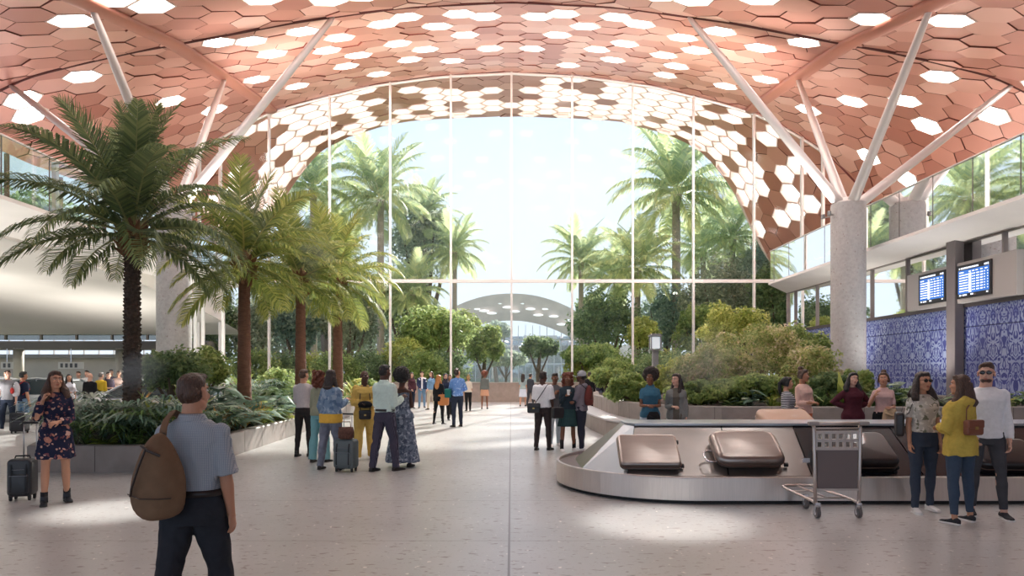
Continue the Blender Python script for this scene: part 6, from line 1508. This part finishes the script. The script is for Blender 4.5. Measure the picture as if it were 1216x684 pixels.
# coat over the arm of the woman in pink
ct = thing('folded_coat', 'beige coat hanging over the arm of the laughing woman in pink', 'coat', world(pk, (.04,-.24,1.0))); m = MB()
m.loft([[Vector((rx*math.cos(2*PI*j/20)*(1+.12*math.sin(j*2.1)), ry*math.sin(2*PI*j/20)*(1+.12*math.sin(j*1.7)), z)) for j in range(20)] for rx, ry, z in ((.13,.05,-.42),(.14,.07,-.2),(.12,.07,0),(.09,.06,.10))]); m.build('cloth', fab('beige_coat', (178,154,124)), ct, smooth=True)
MB().tube([(-.11,-.05,.02),(0,-.08,-.02),(.11,-.05,.02)], .02, 8).build('sleeve', fab('beige_coat', (178,154,124)), ct, smooth=True)
jk = thing('folded_jacket', 'black jacket held in front of the teal blue polo shirt', 'jacket', world(afr, (.05,-.24,.93))); m = MB()
m.loft([[Vector((rx*math.cos(2*PI*j/20)*(1+.12*math.sin(j*2.1)), ry*math.sin(2*PI*j/20), z)) for j in range(20)] for rx, ry, z in ((.08,.04,-.32),(.12,.06,-.15),(.11,.06,0),(.07,.05,.08))]); m.build('cloth', black, jk, smooth=True)
MB().tube([(-.09,-.04,.0),(0,-.07,-.04),(.08,-.04,-.2)], .02, 8).build('sleeve', black, jk, smooth=True)
bpy.data.scenes.remove(TS)
SKY = 0.80; SUN = 7.0; EXPO = 0.68
# ================================================================= world, sun, camera
w = bpy.data.worlds.new('sky'); bpy.context.scene.world = w; w.use_nodes = True; nt = w.node_tree
bg = nt.nodes['Background']; tc = nt.nodes.new('ShaderNodeTexCoord'); sp = nt.nodes.new('ShaderNodeSeparateXYZ'); rp = nt.nodes.new('ShaderNodeValToRGB')
nt.links.new(tc.outputs['Generated'], sp.inputs[0]); 
nz = nt.nodes.new('ShaderNodeTexNoise'); nz.inputs['Scale'].default_value = 2.2; nz.inputs['Detail'].default_value = 6; nt.links.new(tc.outputs['Generated'], nz.inputs['Vector'])
ad = nt.nodes.new('ShaderNodeMath'); ad.operation = 'MULTIPLY_ADD'; ad.inputs[1].default_value = .5; nt.links.new(nz.outputs['Fac'], ad.inputs[0]); 
sb = nt.nodes.new('ShaderNodeMath'); sb.operation = 'SUBTRACT'; sb.inputs[1].default_value = .25; nt.links.new(sp.outputs[2], sb.inputs[0]); nt.links.new(sb.outputs[0], ad.inputs[2])
nt.links.new(ad.outputs[0], rp.inputs[0])
e = rp.color_ramp.elements; e[0].position = 0.0; e[0].color = (*lin((216,230,246)),1); e[1].position = 1.0; e[1].color = (*lin((120,165,220)),1)
x = e.new(.22); x.color = (*lin((206,224,246)),1); x = e.new(.42); x.color = (*lin((178,206,242)),1)
nt.links.new(rp.outputs[0], bg.inputs[0]); bg.inputs[1].default_value = SKY
sd = bpy.data.lights.new('sun', 'SUN'); so = bpy.data.objects.new('sun', sd); C.objects.link(so)
sd.energy = SUN; sd.angle = math.radians(1.2); sd.color = (1, .95, .87)
el = math.radians(29); az = math.radians(16)
src = Vector((math.sin(az)*math.cos(el), math.cos(az)*math.cos(el), math.sin(el)))
so.rotation_euler = (src).to_track_quat('Z', 'Y').to_euler()
def spot(name, loc, target, power, size, blend=.5, col=(1,.97,.92), r=.2):
    l = bpy.data.lights.new(name, 'SPOT'); l.energy = power; l.spot_size = math.radians(size); l.spot_blend = blend; l.color = col; l.shadow_soft_size = r
    o = bpy.data.objects.new(name, l); C.objects.link(o); o.location = loc; o.rotation_euler = (Vector(loc)-Vector(target)).to_track_quat('Z','Y').to_euler(); return o
spot('floor_patch_spot', (-5.5, 6.5, 10.2), (-4.9, 8.4, 0), 5000, 11, 1.0)  # added spot without a fixture, imitates a daylight patch on the floor
spot('floor_patch_spot', (1.4, 5.0, 10.3), (1.75, 7.75, 0), 3800, 12, .8)  # second added spot, for the floor patch before the carousel
def volume(name, mb, dens, col, noise=None, kind='stuff', label=None, loc=None):
    m = bpy.data.materials.new(name); m.use_nodes = True; nt = m.node_tree
    for n in list(nt.nodes): nt.nodes.remove(n)
    o = nt.nodes.new('ShaderNodeOutputMaterial'); v = nt.nodes.new('ShaderNodeVolumeScatter'); v.inputs['Color'].default_value = (*col,1); v.inputs['Density'].default_value = dens; v.inputs['Anisotropy'].default_value = .2
    nt.links.new(v.outputs[0], o.inputs['Volume'])
    ob = mb.build(name, m, loc=loc, smooth=True); tag(ob, label, 'haze' if label else None, None, kind); return ob
volume('haze', MB().box(-70,70,GY+5,150,-.01,60), .0026, (1,1,1), label='pale sunlit haze hanging over the garden outside the glass wall')
fxM = M('fill_lamp_ring', (150,150,150), .3, metal=.8)
for i, (x, y, tx, ty, tz, pw) in enumerate(((-19,17,-20,19,6,1100),(-21,23,-22,25,6,1100),(-23,29,-23,31,6,1100),(-27,24,-28,26,6,1100),(-20,34,-20,36,6,900),(-15.2,12.5,-15.2,14,6,500),(-15.3,18.5,-15.3,20,6,500),(-14.3,26,-14.6,28,6,450),(-14.3,32,-14.6,33,6,400),(13.6,17.5,14.2,19,6.3,350),(13.6,23.0,14.2,25,6.3,350),(13.6,29,14.2,31,6.3,350),(14.4,9,14.4,11,6.3,350))):  # invented fill lamps, added to brighten the slabs and soffits
    zf = (.385 if (-14.9 < x < 0 and y > 24) else 0) if x < 0 else (0 if y < 15 else .83)
    u = thing('added_ground_lamp', 'small round uplight lamp added flush in the ground', 'lamp', (x,y,zf), 0, 'added flush ground fill lamps')
    MB().tube([(0,0,-.05),(0,0,.012)], .12, 20).build('ring', fxM, u); MB().tube([(0,0,.0),(0,0,.016)], .09, 20).build('lens', M('fill_lamp_lens', (255,250,240), .3, emit=(255,244,230), es=3), u)
    l = spot('fill', (x,y,zf+.05), (tx,ty,tz), pw, 120, .9, r=.1)
for s_ in (1,-1):  # lamps added on the columns to brighten the middle of the ceiling
    for (dx, dy, tx, ty, pw) in ((-.75,.4,3,36,3800),(-.75,-.1,5,28,2600),(.0,.8,9,38,2600)):
        x, y, z = s_*(12.5+dx), 25.3+dy, 7.6
        u = thing('added_column_lamp', 'small cylindrical uplight lamp added at the top of a concrete column', 'lamp', (x,y,z), 0, 'added fill lamps on the column tops')
        MB().tube([(0,0,-.12),(0,0,.04)], .07, 16).build('housing', fxM, u); MB().tube([(0,0,-.08),(-s_*dx*0+(s_*12.5-x)*.7,(25.3-y)*.7,-.08)], .02, 8).build('bracket', fxM, u); MB().tube([(0,0,.03),(0,0,.045)], .055, 16).build('lens', M('fill_lamp_lens', (255,250,240), .3, emit=(255,244,230), es=3), u)
        spot('column_fill_beam', (x,y,z+.06), (s_*tx,ty,17), pw, 100, 1.0, r=.15)
def mist(loc, r, dens, seed):
    m = bpy.data.materials.new('mist'); m.use_nodes = True; nt = m.node_tree
    for n in list(nt.nodes): nt.nodes.remove(n)
    o = nt.nodes.new('ShaderNodeOutputMaterial'); v = nt.nodes.new('ShaderNodeVolumeScatter'); tc = nt.nodes.new('ShaderNodeTexCoord'); L = nt.links.new
    ln_ = nt.nodes.new('ShaderNodeVectorMath'); ln_.operation = 'LENGTH'; mp = nt.nodes.new('ShaderNodeMapping'); mp.inputs['Scale'].default_value = (1/r[0],1/r[1],1/r[2]); L(tc.outputs['Object'], mp.inputs[0]); L(mp.outputs[0], ln_.inputs[0])
    nz = nt.nodes.new('ShaderNodeTexNoise'); nz.inputs['Scale'].default_value = 1.6; nz.inputs['Detail'].default_value = 3; m2 = nt.nodes.new('ShaderNodeMapping'); m2.inputs['Location'].default_value = (seed,seed*2,0); L(tc.outputs['Object'], m2.inputs[0]); L(m2.outputs[0], nz.inputs['Vector'])
    a = nt.nodes.new('ShaderNodeMath'); a.operation = 'MULTIPLY_ADD'; a.inputs[1].default_value = -1.25; a.inputs[2].default_value = .62; L(ln_.outputs['Value'], a.inputs[0])
    b = nt.nodes.new('ShaderNodeMath'); b.operation = 'ADD'; b.use_clamp = True; L(a.outputs[0], b.inputs[0]); 
    c = nt.nodes.new('ShaderNodeMath'); c.operation = 'MULTIPLY_ADD'; c.inputs[1].default_value = 1.5; c.inputs[2].default_value = -.55; L(nz.outputs['Fac'], c.inputs[0]); L(c.outputs[0], b.inputs[1])
    d = nt.nodes.new('ShaderNodeMath'); d.operation = 'MULTIPLY'; d.inputs[1].default_value = dens; L(b.outputs[0], d.inputs[0]); L(d.outputs[0], v.inputs['Density']); v.inputs['Color'].default_value = (1,1,1,1); L(v.outputs[0], o.inputs['Volume'])
    mb = MB(); mb.ell((0,0,0), r, n=20, m=12); ob = mb.build('mist', m, loc=loc, smooth=True); return ob
for i, (px, py, Y, r, dn, lab) in enumerate(((165,438,12.2,(.9,.6,.55),1.6,'thin puff of water mist drifting beside the date palm trunk'),(303,232,17.5,(1.3,.8,1.6),.55,'faint puff of mist in front of the crown of the first slim palm'),(372,300,21,(1.1,.8,1.4),.5,'faint puff of mist between the crowns of the slim palms'),(835,430,16.6,(2.2,.6,1.5),.7,'veil of water mist rising over the flowering shrubs'))):
    tag(mist((gx(px,Y), Y, gz(py,Y)), r, dn, i*7.1), lab, 'mist', None, 'stuff')
cam = bpy.data.cameras.new('camera'); co = bpy.data.objects.new('camera', cam); C.objects.link(co)
co.location = (0, 0, EYE); co.rotation_euler = (PI/2, 0, 0)
cam.sensor_width = 36; cam.lens = 36*F/1216; cam.shift_x = (608-VX)/1216; cam.shift_y = (VY-342)/1216; cam.clip_end = 600
sc = bpy.context.scene; sc.camera = co
sc.view_settings.view_transform = 'Standard'; sc.view_settings.look = 'None'; sc.view_settings.gamma = 1; sc.view_settings.use_curve_mapping = False
sc.view_settings.exposure = EXPO
sc.cycles.use_denoising = True; sc.cycles.max_bounces = 8; sc.cycles.diffuse_bounces = 4; sc.cycles.transparent_max_bounces = 16; sc.cycles.sample_clamp_indirect = 6
